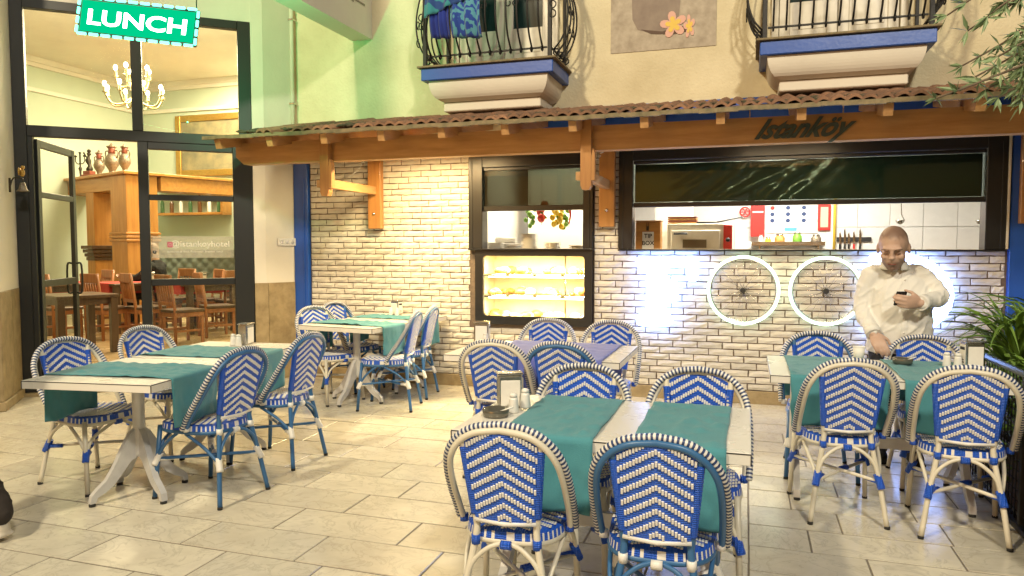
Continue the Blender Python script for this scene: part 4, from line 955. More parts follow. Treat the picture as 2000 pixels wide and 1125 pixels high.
CH = [
 ('c', -3.80, 3.46, -8, 'cream cane chair at the left table, nearest the pilaster', 1),
 ('c', -3.86, 4.16, -6, 'cream cane chair at the left table, in front of the fixed glass panel', 1),
 ('b', -3.0, 3.50, 174, 'blue framed chair with its back to the camera side, front right of the left table', 1),
 ('b', -3.05, 4.21, 179, 'blue framed chair at the rear right of the left table', 1),
 ('c', -3.72, 6.02, -22, 'cream chair at the table by the brick wall, turned towards the camera', 2),
 ('b', -3.80, 6.58, -14, 'chair in the corner between the blue post and the brick wall', 2),
 ('b', -3.09, 5.91, 191, 'blue framed chair on the right of the table by the brick wall', 2),
 ('b', -3.17, 6.46, 187, 'blue framed chair closest to the brick wall, right of its table', 2),
 ('c', -1.50, 5.34, -90, 'chair below the pastry case, left of the pair behind the blue cloth', 4),
 ('c', -1.00, 5.33, -92, 'chair to the right below the pastry case behind the blue cloth', 4),
 ('c', -1.49, 4.50, 92, 'cream chair with its back to the camera at the blue clothed table', 4),
 ('b', -1.06, 4.54, 88, 'blue framed chair tucked in at the blue clothed table', 4),
 ('c', -.75, 3.20, -91, 'cream chair behind the front table, facing the camera on the left', 3),
 ('c', -.21, 3.25, -90, 'cream chair behind the front table, facing the camera on the right', 3),
 ('c', -.815, 2.64, 93, 'large cream chair in the foreground with its back to the camera', 3),
 ('b', -.275, 2.64, 91, 'large blue framed chair in the foreground with its back to the camera', 3),
 ('b', .46, 5.02, -90, 'blue legged chair left of the man at the right table', 5),
 ('c', 1.10, 5.0, -88, 'chair directly in front of the standing man', 5),
 ('c', .49, 4.35, 97, 'cream chair at the left front of the right table', 5),
 ('c', 1.06, 4.27, 84, 'cream chair at the right front of the right table, next to the lattice', 5),
]
GR = {1: 'chairs around the left table', 2: 'chairs around the table by the brick wall', 3: 'chairs around the front table', 4: 'chairs around the blue clothed table', 5: 'chairs around the right table'}
proto = {}
for k, x, y, fa, lab, g in CH:
    if k not in proto:
        c = make_chair(*((M['cream'], M['weave']) if k == 'c' else (M['canblue'], M['strand'])), lab, GR[g]); proto[k] = c
        c.location = (x, y, 0); c.rotation_euler.z = R(fa - 90)
    else: c = dup(proto[k], lab, (x, y, 0), R(fa - 90), GR[g])
    if g == 3 and y < 2.8: c.scale = (.958, .958, .958)
# ================================================================== TABLES
TZ = .735
def table_leg(mb, M_):
    ol = [(.025, .40), (.06, .37), (.10, .30), (.15, .20), (.195, .13), (.245, .09), (.275, .06), (.283, .018), (.255, .018), (.245, .045), (.20, .065), (.15, .10), (.10, .16), (.06, .21), (.025, .23)]
    mb.prism(ol, .034, 0, M_ @ Matrix.Translation((0, -.017, 0)))
def make_table(w_, d, label, loc, rot, peds, legrot, stretch=False):
    t = thing('cafe_table', label, 'table', (*loc, 0), R(rot), 'cafe tables on the terrace')
    MB().bbox(-w_ / 2, w_ / 2, -d / 2, d / 2, .69, TZ, .002).build('table_top', M['laminate'], t)
    e = MB(); q = .0012
    for z0, z1 in ((.7285, .7325),):
        e.box(-w_ / 2 - q, w_ / 2 + q, -d / 2 - q, -d / 2, z0, z1).box(-w_ / 2 - q, w_ / 2 + q, d / 2, d / 2 + q, z0, z1).box(-w_ / 2 - q, -w_ / 2, -d / 2, d / 2, z0, z1).box(w_ / 2, w_ / 2 + q, -d / 2, d / 2, z0, z1)
    for sx in (-1, 1):
        for sy in (-1, 1): e.box(sx * w_ / 2 - .002, sx * w_ / 2 + .002, sy * d / 2 - .002, sy * d / 2 + .002, .69, .7285)
    e.build('edge_line', M['edge'], t)
    for px, py in peds:
        c = MB().lathe([(.034, .23), (.036, .26), (.034, .40), (.034, .675), (.11, .685), (.11, .689)], 16, (px, py, 0)).build('column', M['alu'], t)
        for a in legrot:
            lg = MB(); Mx = Matrix.Translation((px, py, 0)) @ Matrix.Rotation(R(a), 4, 'Z'); table_leg(lg, Mx)
            lg.build('leg', M['alu'], t)
            MB().lathe([(.018, 0), (.018, .012), (.008, .02)], 10, tuple(Mx @ Vector((.268, 0, 0)))).build('foot', M['rubber'], t)
    if stretch: MB().prism([(-abs(peds[0][0]), .36), (-abs(peds[0][0]), .25), (-.2, .27), (.2, .27), (abs(peds[0][0]), .25), (abs(peds[0][0]), .36), (.2, .335), (-.2, .335)], .03, 0, Matrix.Translation((0, -.015, 0))).build('stretcher_plate', M['alu'], t)
    return t
X4 = (0, 90, 180, 270)
make_table(.77, .82, 'white table at the left front, with teal runner, near the pilaster', (-3.37, 3.36), 8, [(0, 0)], [a + 62 for a in X4])
make_table(.77, .82, 'white table at the left, behind its twin, carrying a napkin holder', (-3.46, 4.19), 6, [(0, 0)], [a + 40 for a in X4])
make_table(.82, .66, 'white table in front of the pair by the brick wall', (-3.47, 6.05), -7, [(0, 0)], X4)
make_table(.80, .66, 'white table set against the brick wall behind its twin', (-3.39, 6.715), -5, [(0, 0)], [a + 30 for a in X4])
make_table(1.18, .80, 'white table under a wrinkled blue cloth', (-1.33, 4.88), 0, [(-.44, 0), (.44, 0)], (90, 270), True)
make_table(1.12, .74, 'white front table with two teal runners', (-.535, 3.0), 0, [(-.40, 0), (.40, 0)], (90, 270), True)
make_table(1.20, .77, 'white right table with teal runners and paper cup', (.735, 4.70), 0, [(-.44, 0), (.44, 0)], (90, 270), True)
# ------------------------------------------------------------------ cloth runners
def runner(label, c, rot, width, half, h1, h2, m, seed, crease=.017, name='table_runner'):
    r = random.Random(seed); o1, o2 = r.uniform(0, 50), r.uniform(0, 50); L = h1 + 2 * half + h2
    def fn(u, v):
        x = (u - .5) * width; s = v * L
        if s < h1: y = -half; z = TZ - (h1 - s); k = (h1 - s); sg = -1
        elif s > h1 + 2 * half: y = half; k = s - h1 - 2 * half; z = TZ - k; sg = 1
        else: y = s - h1 - half; z = TZ; k = 0; sg = 0
        w1_ = noise.noise(Vector((x * 9 + o1, s * 2.2, o2))); w2_ = noise.noise(Vector((x * 26 + o2, s * 14, o1)))
        if sg:
            f = min(1, k / .12); y += sg * (.006 + f * (.004 + .020 * max(-.2, w1_) + .008 * w2_)); x *= 1 - .05 * f * (k / .35); x += .008 * f * w2_; z += .008 * math.sin(x * 18 + o1) * f
        else:
            ed = min(1, (half - abs(y)) / .05); z += .0035 + .0022 * math.exp(-(x / .006) ** 2) + .0022 * math.exp(-((y - .12 * half) / .006) ** 2) + crease * (max(0, w2_ + .25 * w1_) + .6 * max(0, w1_)) * ed
            x += .006 * noise.noise(Vector((s * 6, o1, u * 2)))
            if half - abs(y) < .02: y += math.copysign(.005, y)
        return (x, y, z)
    ob = MB().grid(fn, 26, 84).build(name, m, None, (*c, 0), R(rot)); md = ob.modifiers.new('thick', 'SOLIDIFY'); md.thickness = .003; md.offset = 1
    return tag(ob, label, 'tablecloth' if name == 'table_cloth' else 'table runner', 'teal table runners' if m == M['teal'] else None)
runner('teal runner on the left front table, hanging behind the blue chair', (-3.37, 3.33), 98, .43, .387, .27, .27, M['teal'], 1)
runner('teal runner on the left rear table beside the napkin holder', (-3.445, 4.08), 96, .46, .387, .26, .27, M['teal'], 2)
runner('teal runner on the front table of the pair by the brick wall', (-3.47, 6.05), 83, .36, .412, .26, .27, M['teal'], 3)
runner('teal runner on the table against the brick wall', (-3.39, 6.66), 85, .34, .402, .26, .26, M['teal'], 4)
runner('teal runner at the left on the front table', (-.715, 3.0), 0, .37, .372, .28, .26, M['teal'], 5)
runner('creased teal runner at the right on the front table', (-.225, 3.0), 0, .335, .372, .28, .26, M['teal'], 6, .016)
runner('wrinkled teal runner under the paper cup on the right table', (.49, 4.70), 0, .50, .387, .275, .26, M['teal'], 7, .014)
runner('teal runner under the ashtray on the right table', (1.02, 4.70), 0, .42, .387, .275, .25, M['teal'], 8, .010)
runner('wrinkled blue cloth over the table below the pastry case', (-1.25, 4.88), 0, .80, .402, .25, .24, M['bluecloth'], 9, .014, 'table_cloth')
# ------------------------------------------------------------------ small things on the tables
def make_napkin(label, loc, rot):
    t = thing('napkin_holder', label, 'napkin holder', loc, R(rot), 'napkin holders on the tables')
    MB().bbox(-.055, .055, -.035, .035, 0, .148, .008).build('holder_body', M['steel'], t)
    MB().bbox(-.043, .043, -.039, -.0352, .012, .125, .002).bbox(-.043, .043, .0352, .039, .012, .125, .002).build('napkins', M['paper'], t)
    MB().bbox(-.058, .058, -.04, .04, .1482, .156, .003).build('lid', M['steel'], t)
    s = MB().bbox(.0552, .057, -.03, .03, .02, .135, .0006).build('side_label', M['paper'], t)
    MB().box(.0572, .0577, -.024, .024, .105, .122).box(.0572, .0577, -.02, .02, .03, .036).box(.0572, .0577, -.02, .02, .045, .049).build('label_print', M['edge'], s)
    return t
NP = [('napkin holder on the left rear table by the glass front', (-3.49, 4.49, TZ + .001), 100), ('napkin holder against the brick wall', (-3.50, 6.93, TZ + .001), -15), ('napkin holder at the left end of the blue clothed table', (-1.85, 5.04, .747), 10), ('napkin holder on the front table behind the ashtray', (-1.0, 3.08, TZ + .001), 25), ('napkin holder on the right table beside the plant', (1.26, 4.86, .747), 195)]
n0 = make_napkin(*NP[0])
for lab, loc, rot in NP[1:]: dup(n0, lab, loc, R(rot))
def make_shaker(label, loc):
    t = thing('shaker', label, 'shaker', loc, 0, 'salt and pepper shakers')
    MB().lathe([(.023, 0), (.024, .006), (.019, .055), (.017, .066)], 14).build('shaker_body', M['porcelain'], t)
    MB().lathe([(.0172, .0662), (.017, .078), (.010, .084), (.001, .085)], 14).build('cap', M['porcelain'], t)
    return t
SH = [('left shaker beside the napkin holder on the left rear table', (-3.54, 4.41, TZ + .001)), ('right shaker beside the napkin holder on the left rear table', (-3.48, 4.39, TZ + .001)), ('left shaker at the brick wall napkin holder', (-3.52, 6.84, TZ + .001)), ('right shaker at the brick wall napkin holder', (-3.45, 6.84, TZ + .001)), ('shaker at the left end of the blue clothed table', (-1.79, 4.95, .747)), ('left shaker on the front table', (-.95, 2.98, TZ + .001)), ('right shaker on the front table', (-.915, 3.04, .747)), ('left shaker on the right table', (1.13, 4.86, .747)), ('right shaker on the right table', (1.18, 4.83, .747))]
s0 = make_shaker(*SH[0])
for lab, loc in SH[1:]: dup(s0, lab, loc)
def make_ashtray(label, loc):
    t = thing('ashtray', label, 'ashtray', loc, 0, 'glass ashtrays')
    MB().lathe([(.001, .004), (.04, .004), (.046, .03), (.055, .034), (.058, .03), (.055, .004), (.05, 0), (.001, 0)], 20).build('bowl', mat('smoked_glass', (.16, .15, .12), .08, metal=.5, spec=.8), t)
    MB().tube([(.02, 0, .02), (.075, .01, .042)], .004, 6).build('cigarette', M['paper'], t)
    return t
a0 = make_ashtray('smoked glass ashtray on the front table', (-1.0, 2.89, TZ + .001)); dup(a0, 'ashtray on the teal runner of the right table', (.90, 4.88, .749))
cp = thing('paper_cup', 'white paper cup on the right table before the man', 'cup', (.665, 4.92, .747))
MB().lathe([(.026, 0), (.036, .088), (.0335, .088), (.0245, .004), (.001, .004)], 20).build('cup_wall', M['paper'], cp)
MB().tube([(.0355 * math.cos(R(a)), .0355 * math.sin(R(a)), .088) for a in range(0, 360, 20)], .002, 6, closed=True).build('rolled_rim', M['paper'], cp)
# ================================================================== RESTAURANT INTERIOR (floor one step up)
FZ = .15; YBK = 12.5; CEI = 4.85
XL = atY(275, 300, YBK).x
rm = thing('restaurant_room', 'mint walled dining room seen through the glass front', 'room', (0, 0, 0))
MB().box(XL - .1, -4.7, YBK, YBK + .1, 0, CEI).box(XL - .1, XL, 2.2, YBK, 0, CEI).box(-4.75, -4.65, 7.3, YBK, 0, CEI).build('room_wall', M['mint'], rm)
poly = [G(-5.6, .06, 0), G(2.6, .06, 0), Vector((-4.76, 7.3, 0)), Vector((-4.76, YBK, 0)), Vector((XL, YBK, 0)), Vector((XL, 2.2, 0))]
vprism(MB(), poly, .004, FZ).build('room_floor', mat('tan_floor_tile', (.50, .36, .20), .25, var=.5, vscale=3, col2=(.40, .28, .15), rvar=.1), rm)
vprism(MB(), poly, CEI, CEI + .1).build('room_ceiling', M['ceil'], rm)
for d, z0, z1 in ((.10, CEI - .10, CEI - .001), (.06, CEI - .17, CEI - .10), (.05, CEI - .62, CEI - .55)):
    MB().box(XL, -4.75, YBK - d, YBK - .001, z0, z1).build('cornice', M['ceil'], rm); MB().box(XL + .001, XL + d, 4, YBK - d - .001, z0, z1).build('cornice', M['ceil'], rm)
# chandelier
cc = atD(262, 172, 9.6); ch = thing('chandelier', 'gilt chandelier with lit candle bulbs in the dining room', 'chandelier', cc); ch.scale = (.88, .88, .8)
gold2 = mat('pale_gilt', (.62, .50, .26), .3, metal=.6, var=.5, vscale=20)
MB().tube([(0, 0, .5), (0, 0, (CEI - cc.z) / .8)], .012, 6).lathe([(.001, -.36), (.03, -.33), (.02, -.28), (.07, -.2), (.03, -.12), (.05, .0), (.022, .1), (.06, .2), (.02, .3), (.03, .45), (.001, .5)], 12).build('stem', gold2, ch)
bulb = emit('candle_bulb', (1, .86, .55), 22)
for tier, (n, rr, z0) in enumerate(((8, .40, -.18), (5, .24, .12))):
    for k in range(n):
        a = 2 * math.pi * k / n + .3 + tier; d = Vector((math.cos(a), math.sin(a), 0))
        arm = MB().tube(catmull([d * .03 + Vector((0, 0, z0 + .02)), d * rr * .45 + Vector((0, 0, z0 - .10)), d * rr * .8 + Vector((0, 0, z0 - .10)), d * rr + Vector((0, 0, z0 + .04))], 5), .013, 6).lathe([(.001, 0), (.045, .015), (.02, .02), (.02, .10), (.001, .10)], 8, tuple(d * rr + Vector((0, 0, z0 + .04)))).build('arm', gold2, ch)
        MB().sphere(tuple(d * rr + Vector((0, 0, z0 + .19))), .028, 0, 8, 6, (1, 1, 1.6)).build('bulb', bulb, arm)
# wooden divider with shelf
e1 = Vector((math.cos(R(-20)), math.sin(R(-20)), 0)); e2 = Vector((math.sin(R(20)), math.cos(R(20)), 0))
cor = atD(247, 334, 12.4); dv = thing('oak_divider', 'oak divider with pillars and long display shelf', 'divider', (cor.x, cor.y, 0), R(-20)); zs_ = cor.z
MB().bbox(-2.6, .08, -.08, .56, zs_ - .05, zs_, .006).build('shelf_board', M['oakx'], dv); MB().bbox(-.48, .08, .562, 2.3, zs_ - .05, zs_ - .001, .006).build('shelf_board', M['oakx'], dv)
MB().bbox(-2.55, -.60, .0, .45, zs_ - .30, zs_ - .052, .004).build('frieze', M['oakx'], dv); MB().bbox(-.42, .03, .57, 2.2, zs_ - .30, zs_ - .052, .004).build('frieze', M['oakx'], dv)
pl_ = MB().bbox(-.58, .0, -.02, .52, FZ, zs_ - .053, .006).build('pillar', M['oak'], dv)
for k in range(3): MB().bbox(-.61, .03, -.05, .55, 1.54 + k * .06, 1.58 + k * .06, .006).build('moulding', M['oakx'], pl_)
p2_ = MB().bbox(-1.62, -1.3, .0, .35, FZ, zs_ - .302, .006).build('pillar', M['oak'], dv)
for k in range(4): MB().bbox(-1.64 - .02 * k, -1.28 + .02 * k, -.02 - .02 * k, .37 + .02 * k, 1.2 + k * .07, 1.262 + k * .07, .006).build('capital', M['darkwood'], p2_)
def on_shelf(px, dy=.18):
    # point on the left shelf run below this pixel column
    d = ray(px, 330); o = Vector((cor.x, cor.y, 0)) + e2 * dy; n = e2; t = (o - Vector((0, 0, 0))).dot(n) / Vector((d.x, d.y, 0)).dot(n); return Vector((d.x * t, d.y * t, zs_ + .001))
def vase(px, h, r_, lab, s):
    p = on_shelf(px); v = thing('vase', lab, 'vase', p, 0, 'ornate vases on the divider shelf')
    MB().lathe([(r_ * .75, 0), (r_ * .8, .02), (r_ * .4, .05), (r_ * .45, .08), (r_ * .95, h * .35), (r_, h * .45), (r_ * .85, h * .58), (r_ * .45, h * .70)], 18).build('vase_body', M['silver'], v)
    MB().lathe([(r_ * .45, h * .701), (r_ * .5, h * .76), (r_ * .42, h * .82), (r_ * .55, h * .9)], 18).build('red_band', M['redbrown'], v)
    MB().lathe([(r_ * .6, h * .901), (r_ * .7, h * .94), (r_ * .3, h * .97), (.01, h * 1.05), (.001, h * 1.06)], 18).build('lid', M['silver'], v)
    for q in (-1, 1): MB().tube(catmull([(q * r_ * .5, 0, h * .8), (q * r_ * 1.1, 0, h * .78), (q * r_ * 1.1, 0, h * .62), (q * r_ * .8, 0, h * .55)], 4), .010, 6).build('handle', M['silver'], v)
vase(194, .46, .095, 'slender silver vase with red neck, leftmost of the three', 1); vase(219, .54, .125, 'largest silver vase in the middle of the three', 1); vase(244, .49, .10, 'silver vase with red neck nearest the door post', 1)
p = on_shelf(174); t = thing('bronze_statue', 'dark bronze statue on red base beside the vases', 'statue', p)
MB().bbox(-.11, .11, -.09, .09, 0, .06, .008).bbox(-.085, .085, -.07, .07, .061, .13, .008).build('base', M['redbrown'], t)
MB().tube(catmull([(0, 0, .13), (.02, 0, .22), (-.015, 0, .33), (.0, 0, .42), (.01, 0, .47)], 5), [.05 - .0012 * k + .012 * math.sin(k * .8) for k in range(21)], 9).sphere((.01, 0, .50), .035).tube(catmull([(0, 0, .38), (-.08, .02, .40), (-.12, .0, .48)], 4), .016, 6).build('figure', M['bronze'], t)
p = on_shelf(157); t = thing('candelabra', 'three armed dark candelabra on the divider shelf', 'candelabra', p)
MB().lathe([(.06, 0), (.05, .02), (.015, .05), (.02, .15), (.035, .2), (.015, .24), (.015, .48), (.03, .5), (.001, .52)], 10).build('stem', M['bronze'], t)
for q in (-1, 1): MB().tube(catmull([(0, 0, .30), (q * .06, 0, .29), (q * .11, 0, .34), (q * .11, 0, .42)], 4), .009, 6).lathe([(.025, .42), (.03, .44), (.001, .46)], 8, (q * .11, 0, 0)).build('arm', M['bronze'], t)
p = on_shelf(140); t = thing('mantel_clock', 'gilt mantel clock at the left of the shelf', 'clock', p); MB().bbox(-.12, .12, -.05, .05, 0, .05, .008).bbox(-.09, .09, -.04, .04, .051, .2, .01).build('case', M['gold'], t); MB().lathe([(.05, 0), (.05, .004)], 14, (0, -.0405, .13), M=Matrix.Rotation(R(90), 4, 'X')).build('dial', M['porcelain'], t)
# paintings
def picture(label, px0, px1, py0, py1, Y, fw_, fm, cm, tilt=0):
    a = atY(px0, py1, Y); c = atY(px1, py0, Y); hw = (c.x - a.x) / 2; h = c.z - a.z
    t = thing('framed_painting', label, 'painting', ((a.x + c.x) / 2, Y, a.z), 0, 'pictures on the dining room wall')
    MB().bbox(-hw, -hw + fw_, -.05, .0, 0, h, .01).bbox(hw - fw_, hw, -.05, .0, 0, h, .01).bbox(-hw + fw_, hw - fw_, -.05, 0, 0, fw_, .01).bbox(-hw + fw_, hw - fw_, -.05, 0, h - fw_, h, .01).build('frame', fm, t)
    MB().box(-hw + fw_, hw - fw_, -.02, -.005, fw_, h - fw_).build('canvas', cm, t)
canv = mat('landscape_canvas', (.16, .15, .10), .5, var=1, vscale=3.5, col2=(.34, .28, .15), detail=7)
picture('large gilt framed landscape painting above the shelf', 347, 520, 216, 346, YBK - .02, .13, M['gold'], canv)
picture('small dark framed picture left of the oak pillar', 162, 194, 374, 420, YBK - .02, .05, M['darkwood'], mat('sketch_paper', (.66, .58, .36), .6, var=1, vscale=5, col2=(.15, .10, .05)))
picture('small box framed picture beside the oak pillar', 204, 232, 366, 422, YBK - .02, .10, M['oakx'], mat('grey_canvas', (.40, .45, .40), .6, var=.8, vscale=5))
# wall shelf with bottles
a = atY(300, 421, 12.2); c = atY(434, 392, 12.2); t = thing('bottle_shelf', 'oak wall shelf holding rows of bottles', 'shelf', ((a.x + c.x) / 2, 12.2, a.z)); hw = (c.x - a.x) / 2
MB().bbox(-hw, hw, 0, .28, 0, .05, .004).build('shelf_board', M['oakx'], t); MB().bbox(hw - .05, hw, 0, .28, .051, .5, .004).build('shelf_side', M['oak'], t); MB().bbox(-hw, hw, 0, .28, .5, .55, .004).build('shelf_board', M['oakx'], t)
gl = [mat('green_bottle', (.05, .12, .05), .1, spec=.7), mat('brown_bottle', (.12, .05, .02), .1, spec=.7), M['porcelain']]
for k in range(7):
    x = -hw + .12 + k * (2 * hw - .3) / 6; b = thing('bottle', ['green', 'brown', 'pale'][k % 3] + ' bottle on the oak wall shelf, ' + ['first', 'second', 'third', 'fourth', 'fifth', 'sixth', 'seventh', 'eighth', 'last'][k] + ' in the row', 'bottle', ((a.x + c.x) / 2 + x, 12.32, a.z + .051), 0, 'bottles on the oak wall shelf')
    MB().lathe([(.038, 0), (.04, .02), (.04, .2), (.015, .27 - .03 * (k % 2)), (.014, .34 - .05 * (k % 2))], 12).build('bottle_body', gl[k % 3], b); MB().lathe([(.0155, .341 - .05 * (k % 2)), (.0155, .37 - .05 * (k % 2)), (.001, .371 - .05 * (k % 2))], 10).build('cap', M['redbrown'], b)
# tufted banquette
a = atY(120, 487, 12.3); c = atY(500, 487, 12.3); bq = thing('banquette', 'grey tufted leather banquette along the back wall', 'banquette', ((a.x + c.x) / 2, 12.3, FZ)); hw = (c.x - a.x) / 2; H_ = a.z - FZ
def tuft(u, v):
    x = (2 * u - 1) * hw; z = .46 + (H_ - .46) * v; q = x / .26; w_ = z / .22
    d = abs(math.sin((q + w_) * math.pi / 1)) * abs(math.sin((q - w_) * math.pi / 1)); return (x, .02 - .055 * d ** .5, z)
MB().grid(tuft, 150, 22).build('tufted_back', M['greyleather'], bq); MB().bbox(-hw, hw, .03, .18, .0, H_, .02).build('back_board', M['greyleather'], bq); MB().bbox(-hw, hw, -.5, -.02, .14, .44, .03).build('seat_cushion', mat('pale_cushion', (.36, .36, .30), .6), bq)
# dining tables and slat back chairs
def dining_table(label, px, D, w_, d, rot, cloth, top=.75):
    p = atD(px, 500, D); t = thing('dining_table', label, 'table', (p.x, p.y, FZ), R(rot), 'dining tables inside')
    MB().bbox(-w_ / 2, w_ / 2, -d / 2, d / 2, top - .04, top, .004).build('table_top', M['darkwood'], t)
    for sx in (-1, 1):
        for sy in (-1, 1): MB().bbox(sx * (w_ / 2 - .05) - .04, sx * (w_ / 2 - .05) + .04, sy * (d / 2 - .05) - .04, sy * (d / 2 - .05) + .04, 0, top - .041, .004).build('leg', M['darkwood'], t)
    MB().bbox(-w_ / 2 + .06, w_ / 2 - .06, -d / 2 + .06, d / 2 - .06, top - .12, top - .041, .004).build('apron', M['darkwood'], t)
    if cloth:
        o = MB().bbox(-w_ * .32, w_ * .32, -d / 2 - .006, d / 2 + .006, top - .16, top + .004, .003).build('red_table_cloth', M['redcloth'], None, (p.x, p.y, FZ), R(rot)); tag(o, 'red cloth over the ' + label, 'tablecloth', 'red tablecloths')
    return p
dining_table('table in front of the oak pillar', 245, 11.4, 1.0, .8, -20, True); dining_table('table behind the fixed glass panel', 375, 11.4, 1.2, .8, -20, True); dining_table('table at the far left inside the door', 120, 11.2, 1.0, .8, -20, True)
dining_table('dark table just inside the open door', 145, 9.0, .75, .7, -20, False, .72); dining_table('table far right near the window bottles', 445, 12.6, 1.0, .7, -20, True)
def din_chair(label, px, D, rot):
    p = atD(px, 500, D); t = thing('dining_chair', label, 'chair', (p.x, p.y, FZ), R(rot), 'slat back chairs inside')
    MB().bbox(-.21, .21, -.2, .22, .42, .46, .006).build('seat', M['darkwood'], t)
    MB().bbox(-.20, .20, -.19, .21, .36, .419, .004).build('seat_rail', M['chairwood'], t)
    for sx in (-1, 1):
        MB().bbox(sx * .19 - .018, sx * .19 + .018, .17, .206, 0, .359, .003).build('leg', M['chairwood'], t)
        MB().tube([(sx * .19, -.19, 0), (sx * .19, -.19, .45), (sx * .19, -.25, .92)], .023, 6).build('leg', M['chairwood'], t)
        MB().bbox(sx * .19 - .012, sx * .19 + .012, -.17, .168, .16, .19, .003).build('stretcher', M['chairwood'], t)
    MB().bbox(-.205, .205, -.262, -.228, .80, .93, .006).build('top_rail', M['chairwood'], t); MB().bbox(-.19, .19, -.215, -.195, .52, .57, .004).build('lower_back_rail', M['chairwood'], t)
    for k in range(5): MB().tube([(-.12 + .06 * k, -.21, .571), (-.12 + .06 * k, -.245, .799)], .014, 6, flat=.5).build('back_slat', M['chairwood'], t)
    return t
dc = [('slat back chair in the doorway with its back to the terrace', 207, 10.3, -12), ('slat back chair right behind the door post', 280, 10.4, -25), ('slat back chair directly behind the fixed glass', 352, 9.9, -20), ('slat back chair at the left inside the open leaf', 112, 10.2, -10), ('slat back chair beyond the tables at the right', 452, 11.7, 60), ('slat back chair far behind the red table', 340, 12.2, 170), ('slat back chair across the doorway table', 178, 11.6, 160), ('slat back chair beside the black clad diner', 318, 11.2, -60), ('slat back chair behind the right mullion', 420, 10.6, -35), ('slat back chair seen low through the right pane', 398, 12.0, 150)]
d0 = din_chair(*dc[0])
for lab, px, D, rot in dc[1:]:
    p = atD(px, 500, D); dup(d0, lab, (p.x, p.y, FZ), R(rot))
p = atD(268, 500, 11.35); np_ = dup(n0, 'napkin holder on the red table inside', (p.x + .25, p.y, FZ + .756), R(-20), 'napkin holders inside'); p = atD(395, 500, 11.3); dup(n0, 'napkin holder on the red table behind the glass panel', (p.x, p.y, FZ + .756), R(-20), 'napkin holders inside')
# ================================================================== PEOPLE
def loft(mb, secs, seg=20):
    # secs: (centre, rx, ry) ellipses stacked along z
    o = len(mb.v)
    for c, rx, ry in secs:
        for k in range(seg): a = 2 * math.pi * k / seg; mb.v.append((c[0] + rx * math.cos(a), c[1] + ry * math.sin(a), c[2]))
    n = len(secs)
    for i in range(n - 1):
        for k in range(seg): mb.f.append([o + i * seg + k, o + i * seg + (k + 1) % seg, o + (i + 1) * seg + (k + 1) % seg, o + (i + 1) * seg + k]); mb.m.append(0); mb.sm.append(True)
    mb.f.append([o + k for k in range(seg)][::-1]); mb.f.append([o + (n - 1) * seg + k for k in range(seg)]); mb.m += [0, 0]; mb.sm += [True, True]
def limb(mb, pts, rs, seg=12):
    p = catmull(pts, 5); n = len(p); m = len(rs) - 1; rr = []
    for i in range(n): t = i / (n - 1) * m; k = min(int(t), m - 1); rr.append(rs[k] + (rs[k + 1] - rs[k]) * (t - k))
    mb.tube(p, rr, seg); mb.sphere(p[0], rr[0], 0, 10, 6); mb.sphere(p[-1], rr[-1], 0, 10, 6)
def fuse(mb, name, mats, parent, voxel, wr=0, wscale=14, smooth=4, maskf=None):
    me = mb.mesh(name, mats); o = bpy.data.objects.new(name, me); COL.objects.link(o)
    r_ = o.modifiers.new('r', 'REMESH'); r_.mode = 'VOXEL'; r_.voxel_size = voxel
    s_ = o.modifiers.new('s', 'SMOOTH'); s_.factor = .5; s_.iterations = smooth
    dg = bpy.context.evaluated_depsgraph_get(); m2 = bpy.data.meshes.new_from_object(o.evaluated_get(dg)); bpy.data.objects.remove(o)
    if wr:
        nr = [v.normal.copy() for v in m2.vertices]
        for v, n in zip(m2.vertices, nr):
            n1 = noise.noise(Vector((v.co.x * wscale * .7 + v.co.z * wscale * .35, v.co.y * wscale * .7, v.co.z * wscale * .5)))
            n2 = noise.noise(Vector((v.co.x * wscale * 1.1 - v.co.z * wscale * .9, v.co.y * wscale, v.co.z * wscale * .6 + 7)))
            f = .5 * n1 + 1.1 * max(0, 1 - abs(n2) * 3.2) ** 2 - .35
            v.co += n * wr * f
    m2.materials.clear()
    for m in (mats if isinstance(mats, (list, tuple)) else [mats]): m2.materials.append(m)
    if maskf:
        at_ = m2.color_attributes.new('mask', 'FLOAT_COLOR', 'POINT')
        for i, v in enumerate(m2.vertices): at_.data[i].color = (*maskf(v.co), 1)
    for p in m2.polygons: p.material_index = 0
    for p in m2.polygons: p.use_smooth = True
    m2.name = name; ob = bpy.data.objects.new(name, m2); COL.objects.link(ob); ob.parent = parent; return ob
def head_parts(mb, Mh):
    def sp(c, r): 
        o = len(mb.v); mb.sphere((0, 0, 0), 1, 0, 18, 12)
        for i in range(o, len(mb.v)): v = mb.v[i]; mb.v[i] = tuple(Mh @ Vector((v[0] * r[0] + c[0], v[1] * r[1] + c[1], v[2] * r[2] + c[2])))
    sp((0, .012, .03), (.080, .100, .098)); sp((0, -.022, -.045), (.066, .078, .078)); sp((0, -.055, -.095), (.036, .036, .028))
    sp((0, -.085, .035), (.055, .022, .014)); sp((0, -.099, .005), (.012, .016, .028)); sp((0, -.108, -.016), (.018, .017, .012))
    for s in (-1, 1): sp((s * .082, .008, -.008), (.010, .022, .034)); sp((s * .042, -.075, -.02), (.022, .022, .022))
    sp((0, -.088, -.058), (.026, .013, .010))
